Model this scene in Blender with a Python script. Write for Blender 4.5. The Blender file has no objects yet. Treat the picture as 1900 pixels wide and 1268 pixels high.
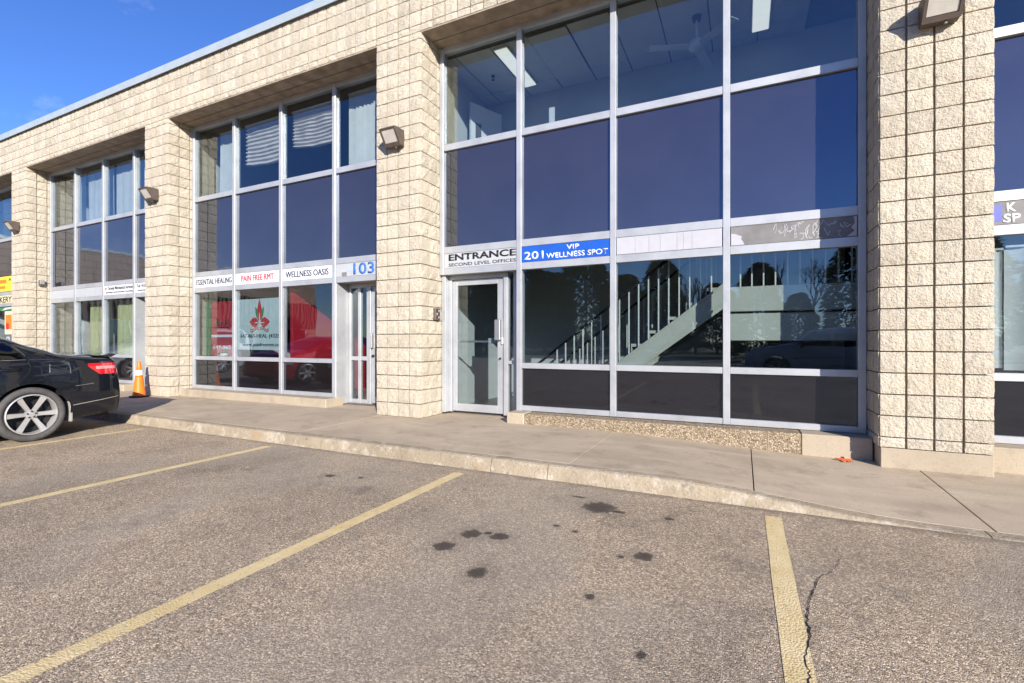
import bpy, bmesh, math, random
from mathutils import Vector, Matrix, noise as mnoise
rnd = random.Random(7)
R = math.radians
W = .206; C = .2032
S = bpy.context.scene
COL = S.collection
# ------------------------------------------------------------------ camera
TH = math.atan(890/1845.0)
cam = bpy.data.cameras.new('camera'); co = bpy.data.objects.new('camera', cam); COL.objects.link(co)
cam.sensor_width = 36; cam.lens = 36*890/1900.0; cam.clip_start = .05; cam.clip_end = 2000
CAM = Vector((4.187, -5.658, 1.11))
co.location = CAM; co.rotation_euler = (R(90), 0, TH)
S.camera = co
# ------------------------------------------------------------------ sky, sun, exposure
SUN = Vector((.685, -.729, .385)).normalized()
ELEV = math.asin(SUN.z); AZ = math.atan2(SUN.x, SUN.y)
w = bpy.data.worlds.new('World'); S.world = w; w.use_nodes = True
nt = w.node_tree; nt.nodes.clear()
sky = nt.nodes.new('ShaderNodeTexSky'); sky.sky_type = 'NISHITA'; sky.sun_disc = False
sky.sun_elevation = ELEV; sky.sun_rotation = AZ; sky.air_density = 1.0; sky.dust_density = .1; sky.ozone_density = 6.0
# thin cirrus over the whole sky
tc = nt.nodes.new('ShaderNodeTexCoord'); mp = nt.nodes.new('ShaderNodeMapping'); mp.inputs['Scale'].default_value = (1.2, 2.6, 5.0)
nz = nt.nodes.new('ShaderNodeTexNoise'); nz.inputs['Scale'].default_value = 1.7; nz.inputs['Detail'].default_value = 7; nz.inputs['Roughness'].default_value = .62
rp = nt.nodes.new('ShaderNodeValToRGB'); rp.color_ramp.elements[0].position = .60; rp.color_ramp.elements[1].position = 1.0
rp.color_ramp.elements[1].color = (.40, .40, .40, 1)
mx = nt.nodes.new('ShaderNodeMixRGB'); mx.inputs['Color2'].default_value = (7.5, 8.0, 9.0, 1)
bg = nt.nodes.new('ShaderNodeBackground'); bg.inputs['Strength'].default_value = .12
wo = nt.nodes.new('ShaderNodeOutputWorld')
L = nt.links.new
L(tc.outputs['Generated'], mp.inputs['Vector']); L(mp.outputs['Vector'], nz.inputs['Vector']); L(nz.outputs['Fac'], rp.inputs['Fac'])
L(rp.outputs['Color'], mx.inputs['Fac']); hs = nt.nodes.new('ShaderNodeHueSaturation'); hs.inputs['Saturation'].default_value = 1.1; hs.inputs['Hue'].default_value = .515; L(sky.outputs['Color'], hs.inputs['Color']); L(hs.outputs[0], mx.inputs['Color1']); L(mx.outputs['Color'], bg.inputs['Color']); L(bg.outputs[0], wo.inputs['Surface'])
sl = bpy.data.lights.new('sun', 'SUN'); sl.energy = 4.6; sl.angle = R(.5); sl.color = (1.0, .925, .82)
so = bpy.data.objects.new('sun', sl); COL.objects.link(so); so.location = (10, -15, 12)
so.rotation_euler = SUN.to_track_quat('Z', 'Y').to_euler()
vs = S.view_settings; vs.view_transform = 'Standard'; vs.look = 'None'; vs.exposure = .88; vs.gamma = 1
S.render.engine = 'CYCLES'
S.cycles.max_bounces = 8; S.cycles.transparent_max_bounces = 16; S.cycles.glossy_bounces = 4
S.cycles.caustics_reflective = False; S.cycles.caustics_refractive = False

# ------------------------------------------------------------------ materials
class NT:
    def __init__(s, name):
        s.m = bpy.data.materials.new(name); s.m.use_nodes = True; s.t = s.m.node_tree
        s.p = s.t.nodes['Principled BSDF']; s.out = s.t.nodes['Material Output']
    def n(s, typ, **k):
        nd = s.t.nodes.new('ShaderNode'+typ)
        for a, v in k.items():
            if a in nd.inputs: nd.inputs[a].default_value = v
            else: setattr(nd, a, v)
        return nd
    def l(s, a, b): s.t.links.new(a, b)
    def pos(s, scale=None):
        g = s.n('NewGeometry').outputs['Position']
        if scale:
            m = s.n('Mapping'); m.inputs['Scale'].default_value = scale; s.l(g, m.inputs['Vector']); return m.outputs['Vector']
        return g
    def noise(s, sc, det=4, rough=.55, vec=None):
        n = s.n('TexNoise'); n.inputs['Scale'].default_value = sc; n.inputs['Detail'].default_value = det; n.inputs['Roughness'].default_value = rough
        s.l(vec or s.pos(), n.inputs['Vector']); return n.outputs['Fac']
    def ramp(s, fac, stops):
        r = s.n('ValToRGB'); e = r.color_ramp.elements
        while len(e) < len(stops): e.new(.5)
        for i, (p, c) in enumerate(stops):
            e[i].position = p; e[i].color = (c, c, c, 1) if isinstance(c, (int, float)) else (*c, 1)
        s.l(fac, r.inputs['Fac']); return r.outputs['Color']
    def mix(s, f, a, b, mode='MIX'):
        m = s.n('MixRGB', blend_type=mode)
        for sock, v in ((m.inputs['Fac'], f), (m.inputs['Color1'], a), (m.inputs['Color2'], b)):
            if hasattr(v, 'is_linked'): s.l(v, sock)
            elif isinstance(v, (int, float)): sock.default_value = v if sock.name == 'Fac' else (v, v, v, 1)
            else: sock.default_value = (*v, 1)
        return m.outputs['Color']
    def math(s, op, a, b=0.0):
        m = s.n('Math', operation=op)
        for i, v in enumerate((a, b)):
            if hasattr(v, 'is_linked'): s.l(v, m.inputs[i])
            else: m.inputs[i].default_value = v
        return m.outputs[0]
    def bump(s, h, dist=.01, st=1.0):
        b = s.n('Bump'); b.inputs['Distance'].default_value = dist; b.inputs['Strength'].default_value = st
        s.l(h, b.inputs['Height']); s.l(b.outputs[0], s.p.inputs['Normal'])
    def col(s, c):
        if hasattr(c, 'is_linked'): s.l(c, s.p.inputs['Base Color'])
        else: s.p.inputs['Base Color'].default_value = (*c, 1)
    def set(s, **k):
        for a, v in k.items(): s.p.inputs[a.replace('_', ' ')].default_value = v
        return s
MATS = {}
def simple(name, c, rough=.6, metal=0, var=.12, sc=6, ior=1.45, bump=0, coat=0):
    t = NT(name); f = t.noise(sc, 5)
    a = tuple(x*(1-var) for x in c); b = tuple(min(1, x*(1+var)) for x in c)
    t.col(t.ramp(f, [(.3, a), (.7, b)])); t.set(Roughness=rough, Metallic=metal, IOR=ior)
    if coat: t.set(Coat_Weight=coat, Coat_Roughness=.04)
    if bump: t.bump(t.noise(sc*12, 4), bump)
    MATS[name] = t.m; return t.m

def m_block():
    t = NT('split_block')
    tone = t.noise(2.3, 3); fine = t.noise(50, 6, .68); pit = t.noise(95, 3, .6); big = t.noise(.55, 3)
    base = t.ramp(tone, [(.25, (.50, .445, .345)), (.5, (.56, .505, .405)), (.78, (.61, .56, .465))])
    base = t.mix(t.ramp(big, [(.42, 0), (.72, .35)]), base, (.57, .49, .39))
    base = t.mix(t.ramp(fine, [(.30, .75), (.48, 0)]), base, (.33, .275, .21))
    base = t.mix(t.ramp(pit, [(.28, .8), (.37, 0)]), base, (.17, .14, .105))
    bs = t.n('SeparateXYZ'); t.l(t.pos(), bs.inputs[0]); bc = t.n('CombineXYZ')
    for k_, sc_ in ((0, W), (1, W), (2, C)): t.l(t.math('FLOOR', t.math('DIVIDE', t.math('ADD', bs.outputs[k_], .0 if k_ != 1 else .02), sc_)), bc.inputs[k_])
    wn = t.n('TexWhiteNoise'); t.l(bc.outputs[0], wn.inputs['Vector'])
    base = t.mix(1.0, base, t.ramp(wn.outputs['Value'], [(0, (.95, .945, .94)), (.5, (1.05, 1.045, 1.03)), (1, (1.13, 1.125, 1.115))]), 'MULTIPLY')
    top = t.math('MULTIPLY', t.math('SUBTRACT', bs.outputs[2], 5.55), 1.0); drip = t.noise(1.0, 4, .7, t.pos((5.5, 5.5, .25)))
    base = t.mix(t.math('MULTIPLY', t.ramp(top, [(.25, 0), (.95, .75)]), t.ramp(drip, [(.45, 0), (.70, 1)])), base, (.42, .37, .31))
    st = t.noise(1.0, 4, .6, t.pos((9, 9, .45)))
    base = t.mix(t.ramp(st, [(.60, 0), (.80, .35)]), base, (.40, .35, .29))
    t.col(base); t.set(Roughness=.93); t.p.inputs['Specular IOR Level'].default_value = .15
    h = t.math('ADD', t.math('MULTIPLY', fine, 1.0), t.math('MULTIPLY', t.noise(19, 4, .6), .8))
    t.bump(h, .024, 1.0); return t.m
def m_mortar():
    t = NT('mortar'); t.col(t.ramp(t.noise(14, 4), [(.3, (.34, .29, .225)), (.7, (.46, .40, .315))])); t.set(Roughness=.95)
    t.bump(t.noise(90, 3), .004); return t.m
def m_concrete(name, a, b, agg=False):
    t = NT(name)
    base = t.ramp(t.noise(1.1, 6, .6), [(.28, a), (.72, b)])
    sp = t.noise(55, 4, .6); base = t.mix(t.ramp(sp, [(.3, .5), (.42, 0)]), base, tuple(x*.62 for x in a))
    st = t.noise(2.7, 6, .75); base = t.mix(t.ramp(st, [(.53, 0), (.72, .65)]), base, tuple(x*.62 for x in a))
    sw_ = t.noise(.7, 4, .6, t.pos((.6, 3.2, 1))); base = t.mix(t.ramp(sw_, [(.50, 0), (.66, .35)]), base, tuple(x*.74 for x in a))
    bl = t.noise(.8, 3, .6, t.pos((1, 2.5, 1))); base = t.mix(t.ramp(bl, [(.55, 0), (.75, .4)]), base, tuple(min(1, x*1.2) for x in b))
    pits = t.n('TexVoronoi', feature='F1'); pits.inputs['Scale'].default_value = 36; t.l(t.pos(), pits.inputs['Vector'])
    base = t.mix(t.ramp(pits.outputs['Distance'], [(.05, .7), (.12, 0)]), base, (.13, .11, .09))
    h = t.noise(120, 4, .6)
    if agg:
        v = t.n('TexVoronoi', feature='F1'); v.inputs['Scale'].default_value = 62; t.l(t.pos(), v.inputs['Vector'])
        rn = t.n('SeparateColor'); t.l(v.outputs['Color'], rn.inputs[0])
        stone = t.ramp(rn.outputs[0], [(0, (.13, .095, .06)), (.35, (.30, .235, .155)), (.7, (.42, .335, .235)), (1, (.56, .49, .39))])
        base = t.mix(.85, base, stone); base = t.mix(t.ramp(v.outputs['Distance'], [(.45, 0), (.75, .8)]), base, (.20, .155, .10))
        h = t.math('MULTIPLY', v.outputs['Distance'], -1.6)
    if name == 'kerb_concrete':
        base = t.mix(t.ramp(t.noise(7, 6, .75), [(.52, 0), (.66, .7)]), base, (.58, .52, .43))
        base = t.mix(t.ramp(t.noise(1.9, 4, .6), [(.60, 0), (.74, .6)]), base, (.42, .24, .10))
        base = t.mix(t.ramp(t.noise(11, 5, .7), [(.30, .7), (.42, 0)]), base, (.17, .135, .095))
    t.col(base); t.set(Roughness=.92); t.p.inputs['Specular IOR Level'].default_value = .2
    t.bump(t.noise(42, 5, .7) if name == 'kerb_concrete' else h, .006 if agg else (.014 if name == 'kerb_concrete' else .0035)); return t.m
STAINS = [(3.218, -2.147, .13, .12), (2.606, -2.988, .068, .07), (2.791, -2.946, .064, .055), (2.548, -3.216, .068, .07), (2.903, -3.421, .054, .065),
          (3.671, -2.836, .055, .06), (3.515, -3.397, .024, .034), (3.824, -3.731, .02, .03), (.745, -2.397, .055, .04), (2.70, -2.93, .03, .025), (3.05, -2.62, .024, .02),
          (3.2, -2.66, .022, .02), (3.72, -2.16, .03, .03), (1.05, -2.32, .03, .03), (3.0, -1.98, .06, .02), (3.55, -2.9, .02, .02), (3.36, -2.18, .06, .03)]
def m_asphalt():
    t = NT('asphalt')
    def vor(sc, seed):
        v = t.n('TexVoronoi', feature='F1'); v.inputs['Scale'].default_value = sc; t.l(t.pos(), v.inputs['Vector'])
        q = t.n('SeparateColor'); t.l(v.outputs['Color'], q.inputs[0]); return v.outputs['Distance'], q.outputs[seed]
    d1, r1 = vor(140, 0); d2, r2 = vor(320, 1)
    c1 = t.ramp(r1, [(0, (.045, .038, .033)), (.3, (.13, .108, .092)), (.6, (.235, .20, .172)), (.85, (.35, .305, .265)), (1, (.58, .53, .47))])
    c2 = t.ramp(r2, [(0, (.06, .05, .043)), (.45, (.175, .147, .126)), (.8, (.28, .24, .208)), (1, (.46, .41, .36))])
    base = t.mix(.40, c1, c2)
    big = t.noise(.55, 5, .6); base = t.mix(1.0, base, t.ramp(big, [(.28, (1.44, 1.33, 1.10)), (.5, (2.08, 1.90, 1.53)), (.72, (2.58, 2.35, 1.87))]), 'MULTIPLY')
    md = t.noise(3.2, 4, .65); base = t.mix(t.ramp(md, [(.56, 0), (.74, .5)]), base, (.12, .098, .083))
    ln_ = t.noise(.9, 5, .65, t.pos((1.5, .35, 1))); base = t.mix(t.ramp(ln_, [(.52, 0), (.70, .28)]), base, (.15, .125, .108))
    pt = t.noise(.33, 3, .5, t.pos((1.4, .8, 1))); base = t.mix(t.ramp(pt, [(.50, 0), (.56, .30)]), base, (.40, .35, .28))
    sp_ = t.noise(6.5, 3, .5); base = t.mix(t.ramp(sp_, [(.70, 0), (.76, .45)]), base, (.09, .072, .06))
    gr = t.noise(30, 3, .6); base = t.mix(t.ramp(gr, [(.68, 0), (.74, .55)]), base, (.06, .05, .042))
    gs = t.n('SeparateXYZ'); t.l(t.pos(), gs.inputs[0]); gy = t.math('ADD', gs.outputs[1], t.math('MULTIPLY', t.noise(4.5, 5, .7), .28))
    base = t.mix(t.ramp(t.math('MULTIPLY', t.math('ADD', gy, 2.0), 2.0), [(.80, 0), (1.0, .5)]), base, (.13, .10, .075))
    lt = t.noise(1.7, 4, .6, t.pos((1, 1.6, 1))); base = t.mix(t.ramp(lt, [(.56, 0), (.76, .30)]), base, (.34, .29, .235))
    wob = t.n('TexNoise'); wob.inputs['Scale'].default_value = 26; wob.inputs['Detail'].default_value = 5; t.l(t.pos(), wob.inputs['Vector'])
    sx = t.n('SeparateXYZ'); t.l(t.pos(), sx.inputs[0])
    tot = None
    for (x, y, a, b) in STAINS:
        dx = t.math('DIVIDE', t.math('SUBTRACT', sx.outputs[0], x), a); dy = t.math('DIVIDE', t.math('SUBTRACT', sx.outputs[1], y), b)
        d = t.math('ADD', t.math('MULTIPLY', dx, dx), t.math('MULTIPLY', dy, dy))
        tot = d if tot is None else t.math('MINIMUM', tot, d)
    halo = t.math('SQRT', tot); tot = t.math('ADD', t.math('SQRT', tot), t.math('MULTIPLY', t.math('SUBTRACT', wob.outputs['Fac'], .5), 1.1))
    base = t.mix(t.ramp(tot, [(.45, .90), (.80, .78), (.95, .40), (1.0, 0)]), base, (.040, .030, .024))
    base = t.mix(t.ramp(t.math('MULTIPLY', halo, .4), [(.40, .26), (.95, 0)]), base, (.12, .098, .08))
    t.col(base); t.set(Roughness=.88); t.p.inputs['Specular IOR Level'].default_value = .3
    t.bump(t.math('ADD', t.math('MULTIPLY', d1, -1.0), t.math('MULTIPLY', d2, -.6)), .006, 1.0); return t.m
def m_glass(name, tint, ior, wave=0):
    t = NT(name); t.t.nodes.remove(t.p)
    tr = t.n('BsdfTransparent'); tr.inputs[0].default_value = (*tint, 1)
    gl = t.n('BsdfGlossy'); gl.inputs['Roughness'].default_value = .004; gl.inputs['Color'].default_value = (.90, .95, 1, 1)
    fr = t.n('Fresnel'); gb = t.n('NewGeometry')
    io = t.n('MixRGB'); io.inputs['Color1'].default_value = (ior,)*3+(1,); io.inputs['Color2'].default_value = (1/ior,)*3+(1,)
    t.l(gb.outputs['Backfacing'], io.inputs['Fac']); t.l(io.outputs['Color'], fr.inputs['IOR'])
    mxs = t.n('MixShader'); t.l(fr.outputs[0], mxs.inputs[0]); t.l(tr.outputs[0], mxs.inputs[1]); t.l(gl.outputs[0], mxs.inputs[2])
    if wave:
        b = t.n('Bump'); b.inputs['Distance'].default_value = wave; t.l(t.noise(1.3, 2), b.inputs['Height']); t.l(b.outputs[0], gl.inputs['Normal'])
    t.l(mxs.outputs[0], t.out.inputs['Surface']); return t.m
def m_spandrel(name, c, ior):
    t = NT(name); f = t.noise(1.4, 4)
    t.col(t.ramp(f, [(.3, c), (.7, tuple(x*1.25 for x in c))])); t.set(Roughness=.03, IOR=ior); t.p.inputs['Specular Tint'].default_value = (.62, .76, 1.0, 1)
    t.l(t.ramp(t.noise(2.0, 6, .7, t.pos((3, 3, .8))), [(.45, .02), (.8, .16)]), t.p.inputs['Roughness'])
    t.bump(t.noise(1.1, 2), .006, .6); return t.m
def m_alu():
    t = NT('aluminium'); f = t.noise(2.2, 5, .65)
    t.col(t.ramp(f, [(.28, (.36, .375, .395)), (.5, (.45, .465, .485)), (.75, (.52, .535, .555))])); t.set(Metallic=.35, Roughness=.42); t.bump(t.noise(30, 3), .0006); return t.m
def m_paint_line():
    t = NT('road_paint'); f = t.noise(60, 5, .7); g = t.noise(6, 4)
    c = t.ramp(g, [(.3, (.62, .47, .21)), (.7, (.75, .60, .33))])
    c = t.mix(t.ramp(f, [(.33, .85), (.43, 0)]), c, (.21, .175, .13)); t.col(c); t.set(Roughness=.8)
    v = t.n('TexVoronoi', feature='F1'); v.inputs['Scale'].default_value = 105; t.l(t.pos(), v.inputs['Vector'])
    t.bump(t.math('MULTIPLY', v.outputs['Distance'], -1), .0035, .7); return t.m
def m_carpaint(name, c, flake=.0):
    t = NT(name); f = t.noise(3, 4); t.col(t.ramp(f, [(.3, tuple(x*.9 for x in c)), (.7, tuple(x*1.1 for x in c))]))
    t.set(Roughness=.45, Metallic=0, Coat_Weight=1.0, Coat_Roughness=.02, IOR=1.5, Coat_IOR=1.45); t.p.inputs['Specular IOR Level'].default_value = .15
    d = t.noise(5, 5, .65); t.l(t.ramp(d, [(.45, .015), (.8, .09)]), t.p.inputs['Coat Roughness']); return t.m
M = {}
M['block'] = m_block(); M['mortar'] = m_mortar(); M['asphalt'] = m_asphalt()
M['walk'] = m_concrete('sidewalk_concrete', (.39, .315, .225), (.54, .445, .325))
M['kerb'] = m_concrete('kerb_concrete', (.28, .23, .16), (.45, .375, .27))
M['base'] = m_concrete('base_concrete', (.34, .285, .21), (.46, .39, .295))
M['agg'] = m_concrete('exposed_aggregate', (.28, .215, .14), (.38, .30, .20), True)
M['glass'] = m_glass('window_glass', (.80, .85, .87), 1.75, .002); M['spandrel'] = m_spandrel('spandrel_glass', (.026, .024, .028), 2.2); M['spandrel_low'] = m_spandrel('dark_spandrel_glass', (.0095, .008, .0085), 1.9); M['alu'] = m_alu(); M['paint'] = m_paint_line()
M['soffit'] = simple('soffit_board', (.34, .275, .21), .8, var=.3, sc=5)
M['coping'] = simple('coping_metal', (.36, .42, .46), .5, .1, var=.06)
M['white'] = simple('white_panel', (.68, .69, .72), .35, var=.03)
M['paper'] = simple('white_paper', (.42, .42, .46), .8, var=.04, sc=9)
M['grey_panel'] = simple('grey_sign_panel', (.42, .44, .46), .4, var=.05)
M['blue_sign'] = simple('blue_sign', (.015, .09, .44), .35, var=.18, sc=2.2)
M['blue_ink'] = simple('blue_ink', (.05, .17, .56), .4, var=.05)
M['blue_lilac'] = simple('lilac_blue_ink', (.10, .12, .55), .5, var=.1); M['paleblue'] = simple('pale_blue_ink', (.40, .47, .62), .5, var=.05)
M['black_ink'] = simple('black_ink', (.015, .015, .018), .4, var=.05)
M['navy_ink'] = simple('navy_ink', (.02, .03, .06), .4, var=.05)
M['red_ink'] = simple('red_ink', (.52, .03, .035), .4, var=.05)
M['orange_ink'] = simple('orange_ink', (.75, .20, .02), .5, var=.08)
M['yellow_ink'] = simple('yellow_ink', (.78, .60, .05), .5, var=.08)
M['cream_ink'] = simple('cream_sign', (.78, .66, .42), .5, var=.05)
M['green_ink'] = simple('green_ink', (.04, .20, .08), .5, var=.1)
M['decal'] = simple('decal_vinyl', (.50, .58, .57), .5, var=.05)
M['smudge'] = simple('torn_panel', (.17, .165, .165), .6, var=.22, sc=5)
M['bronze'] = simple('bronze_housing', (.11, .085, .07), .55, .2, var=.2, sc=12)
M['lens'] = simple('lamp_lens', (.55, .52, .46), .2, var=.1)
M['rust'] = simple('rust', (.35, .14, .05), .9, var=.3, sc=20)
M['steel'] = simple('brushed_steel', (.55, .55, .56), .35, .8, var=.05)
M['rubber'] = simple('black_rubber', (.018, .018, .019), .75, var=.2)
M['tyre'] = simple('tyre_rubber', (.075, .072, .07), .85, var=.2, sc=14, bump=.002)
M['rim'] = simple('alloy_rim', (.55, .54, .53), .38, .55, var=.08)
M['darkmetal'] = simple('dark_metal', (.03, .03, .032), .6, .5)
M['black_paint'] = m_carpaint('black_car_paint', (.004, .0055, .010))
M['red_paint'] = m_carpaint('red_car_paint', (.45, .012, .02))
M['white_paint'] = m_carpaint('white_van_paint', (.75, .76, .76))
M['navy_paint'] = m_carpaint('grey_truck_paint', (.30, .33, .38))
M['chrome'] = simple('chrome', (.72, .72, .73), .12, 1.0, var=.02)
M['dull_plastic'] = simple('grey_plastic', (.30, .29, .27), .7)
M['carglass'] = m_glass('car_glass', (.30, .33, .33), 1.6)
M['tail'] = simple('tail_lamp_red', (.60, .012, .02), .12, var=.05, coat=1)
M['tail_clear'] = simple('tail_lamp_clear', (.62, .26, .26), .1, var=.05, coat=1)
M['head'] = simple('head_lamp', (.6, .62, .65), .1, var=.05, coat=1)
M['cone'] = simple('cone_orange', (.85, .19, .015), .45, var=.06)
M['cone_white'] = simple('cone_white', (.80, .78, .74), .5)
M['wall_in'] = simple('interior_paint', (.50, .51, .50), .8, var=.03)
M['floor_in'] = simple('interior_floor', (.11, .10, .10), .35)
M['dark_in'] = simple('dark_interior', (.11, .10, .09), .8)
M['tile'] = simple('ceiling_tile', (.62, .63, .63), .9, var=.04)
M['grid'] = simple('ceiling_grid', (.10, .10, .10), .8)
M['stair'] = simple('stair_paint', (.46, .455, .39), .5, var=.04)
M['stair_white'] = simple('baluster_paint', (.66, .65, .60), .5, var=.04)
M['blind'] = simple('blind_fabric', (.60, .585, .56), .8, var=.06)
M['blind_y'] = simple('yellowed_blind', (.50, .49, .25), .8, var=.1)
M['shade'] = simple('shade_fabric', (.62, .56, .53), .8, var=.06)
M['red_wall'] = simple('red_wall_paint', (.40, .012, .025), .6, var=.05)
M['leaf'] = simple('houseplant_leaf', (.05, .16, .03), .5, var=.3)
M['pot'] = simple('plant_pot', (.55, .5, .45), .6)
M['maple'] = simple('maple_leaf_orange', (.62, .13, .04), .7, var=.2, sc=40)
M['bark'] = simple('tree_bark', (.09, .07, .055), .95, var=.3, sc=12, bump=.02)
M['needle'] = simple('pine_needles', (.042, .060, .024), .95, var=.35, sc=3); M['needle'].node_tree.nodes['Principled BSDF'].inputs['Specular IOR Level'].default_value = 0
M['crack'] = simple('crack_shadow', (.018, .015, .013), .98)
M['brass'] = simple('lock_brass', (.25, .2, .12), .4, .6)
M['lightpanel'] = simple('light_diffuser', (.78, .78, .74), .5); _p = M['lightpanel'].node_tree.nodes['Principled BSDF']; _p.inputs['Emission Color'].default_value = (1, .97, .86, 1); _p.inputs['Emission Strength'].default_value = .55
def m_wing():
    t = NT('far_block_wall'); b = t.n('TexBrick'); b.offset = 0; b.inputs['Scale'].default_value = 1
    b.inputs['Color1'].default_value = (.36, .29, .22, 1); b.inputs['Color2'].default_value = (.30, .245, .19, 1); b.inputs['Mortar'].default_value = (.10, .08, .065, 1)
    b.inputs['Mortar Size'].default_value = .012; b.inputs['Brick Width'].default_value = .40; b.inputs['Row Height'].default_value = .40
    sx = t.n('SeparateXYZ'); t.l(t.pos(), sx.inputs[0]); cx = t.n('CombineXYZ'); t.l(sx.outputs[1], cx.inputs[0]); t.l(sx.outputs[2], cx.inputs[1]); t.l(cx.outputs[0], b.inputs['Vector'])
    t.col(b.outputs['Color']); t.set(Roughness=.95); return t.m
M['wing'] = m_wing()
M['rib'] = simple('ribbed_cladding', (.13, .10, .085), .9, var=.2)

# ------------------------------------------------------------------ helpers
def link(name, me, mat=None, parent=None):
    o = bpy.data.objects.new(name, me); COL.objects.link(o)
    if mat is not None and me is not None and not me.materials: me.materials.append(mat)
    if parent is not None: o.parent = parent
    return o
def tag(o, label=None, cat=None, group=None, kind=None):
    if label: o['label'] = label
    if cat: o['category'] = cat
    if group: o['group'] = group
    if kind: o['kind'] = kind
    return o
def empty(name, loc=(0, 0, 0), rz=0, **k):
    o = bpy.data.objects.new(name, None); COL.objects.link(o); o.location = loc; o.rotation_euler = (0, 0, rz); o.empty_display_size = .1
    return tag(o, **k)
class MB:
    def __init__(s): s.v = []; s.f = []
    def add(s, vs, fs):
        b = len(s.v); s.v += [tuple(v) for v in vs]; s.f += [tuple(i+b for i in f) for f in fs]; return s
    def box(s, x0, x1, y0, y1, z0, z1):
        return s.add([(x0, y0, z0), (x1, y0, z0), (x1, y1, z0), (x0, y1, z0), (x0, y0, z1), (x1, y0, z1), (x1, y1, z1), (x0, y1, z1)],
                     [(0, 3, 2, 1), (4, 5, 6, 7), (0, 1, 5, 4), (1, 2, 6, 5), (2, 3, 7, 6), (3, 0, 4, 7)])
    def prism(s, pts, axis, a, b):
        """pts: 2-D polygon (ccw or not); extruded along axis 'x','y','z' from a to b"""
        n = len(pts)
        def P(p, t): return {'x': (t, p[0], p[1]), 'y': (p[0], t, p[1]), 'z': (p[0], p[1], t)}[axis]
        vs = [P(p, a) for p in pts]+[P(p, b) for p in pts]
        return s.add(vs, [tuple(range(n))[::-1], tuple(range(n, 2*n))]+[(i, (i+1) % n, n+(i+1) % n, n+i) for i in range(n)])
    def tube(s, pts, rad, n=8, cap=True):
        pts = [Vector(p) for p in pts]; rads = rad if isinstance(rad, (list, tuple)) else [rad]*len(pts)
        vs = []; fs = []
        up = Vector((0, 0, 1))
        for i, p in enumerate(pts):
            d = (pts[min(i+1, len(pts)-1)]-pts[max(i-1, 0)]).normalized()
            a = d.cross(up)
            if a.length < 1e-3: a = d.cross(Vector((1, 0, 0)))
            a.normalize(); b = d.cross(a)
            for k in range(n):
                t = 2*math.pi*k/n; vs.append(p+(a*math.cos(t)+b*math.sin(t))*rads[i])
        for i in range(len(pts)-1):
            for k in range(n): fs.append((i*n+k, i*n+(k+1) % n, (i+1)*n+(k+1) % n, (i+1)*n+k))
        if cap: fs += [tuple(range(n))[::-1], tuple(range((len(pts)-1)*n, len(pts)*n))]
        return s.add(vs, fs)
    def lathe(s, prof, axis='z', n=24, c=(0, 0, 0)):
        vs = []; fs = []
        for (r, h) in prof:
            for k in range(n):
                t = 2*math.pi*k/n; a, b = r*math.cos(t), r*math.sin(t)
                v = {'z': (a, b, h), 'x': (h, a, b), 'y': (a, h, b)}[axis]; vs.append((v[0]+c[0], v[1]+c[1], v[2]+c[2]))
        for i in range(len(prof)-1):
            for k in range(n): fs.append((i*n+k, i*n+(k+1) % n, (i+1)*n+(k+1) % n, (i+1)*n+k))
        return s.add(vs, fs)
    def mesh(s, name='mesh', smooth=False, bevel=0, mat=None):
        me = bpy.data.meshes.new(name); me.from_pydata(s.v, [], s.f)
        bm = bmesh.new(); bm.from_mesh(me)
        bmesh.ops.recalc_face_normals(bm, faces=bm.faces[:])
        if bevel: bmesh.ops.bevel(bm, geom=bm.edges[:], offset=bevel, segments=1, affect='EDGES', profile=.5, clamp_overlap=True)
        bm.to_mesh(me); bm.free()
        if smooth: me.shade_smooth()
        if mat: me.materials.append(mat)
        return me
    def build(s, name, mat, parent=None, smooth=False, bevel=0):
        return link(name, s.mesh(name, smooth, bevel), mat, parent)
def auto_smooth(me, ang=35):
    me.shade_smooth()
    bm = bmesh.new(); bm.from_mesh(me)
    for e in bm.edges:
        if len(e.link_faces) == 2 and e.calc_face_angle(0) > R(ang): e.smooth = False
    bm.to_mesh(me); bm.free()
def box(name, x0, x1, y0, y1, z0, z1, mat, parent=None, bevel=0): return MB().box(x0, x1, y0, y1, z0, z1).build(name, mat, parent, bevel=bevel)
def text(body, name, mat, parent, x0, x1, z0, z1, y, bold=0, depth=.003, heavy=0):
    """lettering on a plane facing -Y, fitted to the rectangle"""
    cu = bpy.data.curves.new('t', 'FONT'); cu.body = body; cu.extrude = 0; cu.offset = bold; cu.size = 1; cu.resolution_u = 3
    to = bpy.data.objects.new('t', cu); COL.objects.link(to)
    dg = bpy.context.evaluated_depsgraph_get(); me = bpy.data.meshes.new_from_object(to.evaluated_get(dg))
    bpy.data.objects.remove(to); bpy.data.curves.remove(cu)
    xs = [v.co.x for v in me.vertices]; ys = [v.co.y for v in me.vertices]
    ax, bx, ay, by = min(xs), max(xs), min(ys), max(ys)
    for v in me.vertices:
        v.co = Vector((x0+(v.co.x-ax)/(bx-ax)*(x1-x0), y, z0+(v.co.y-ay)/(by-ay)*(z1-z0)))
    bm = bmesh.new(); bm.from_mesh(me)
    r = bmesh.ops.extrude_face_region(bm, geom=bm.faces[:])
    for g in r['geom']:
        if isinstance(g, bmesh.types.BMVert): g.co.y -= depth
    if heavy:
        d = bmesh.ops.duplicate(bm, geom=bm.verts[:]+bm.edges[:]+bm.faces[:])
        for g in d['geom']:
            if isinstance(g, bmesh.types.BMVert): g.co.x += heavy; g.co.y -= .0006
    bmesh.ops.recalc_face_normals(bm, faces=bm.faces[:]); bm.to_mesh(me); bm.free(); me.materials.clear()
    return link(name, me, mat, parent)
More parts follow.
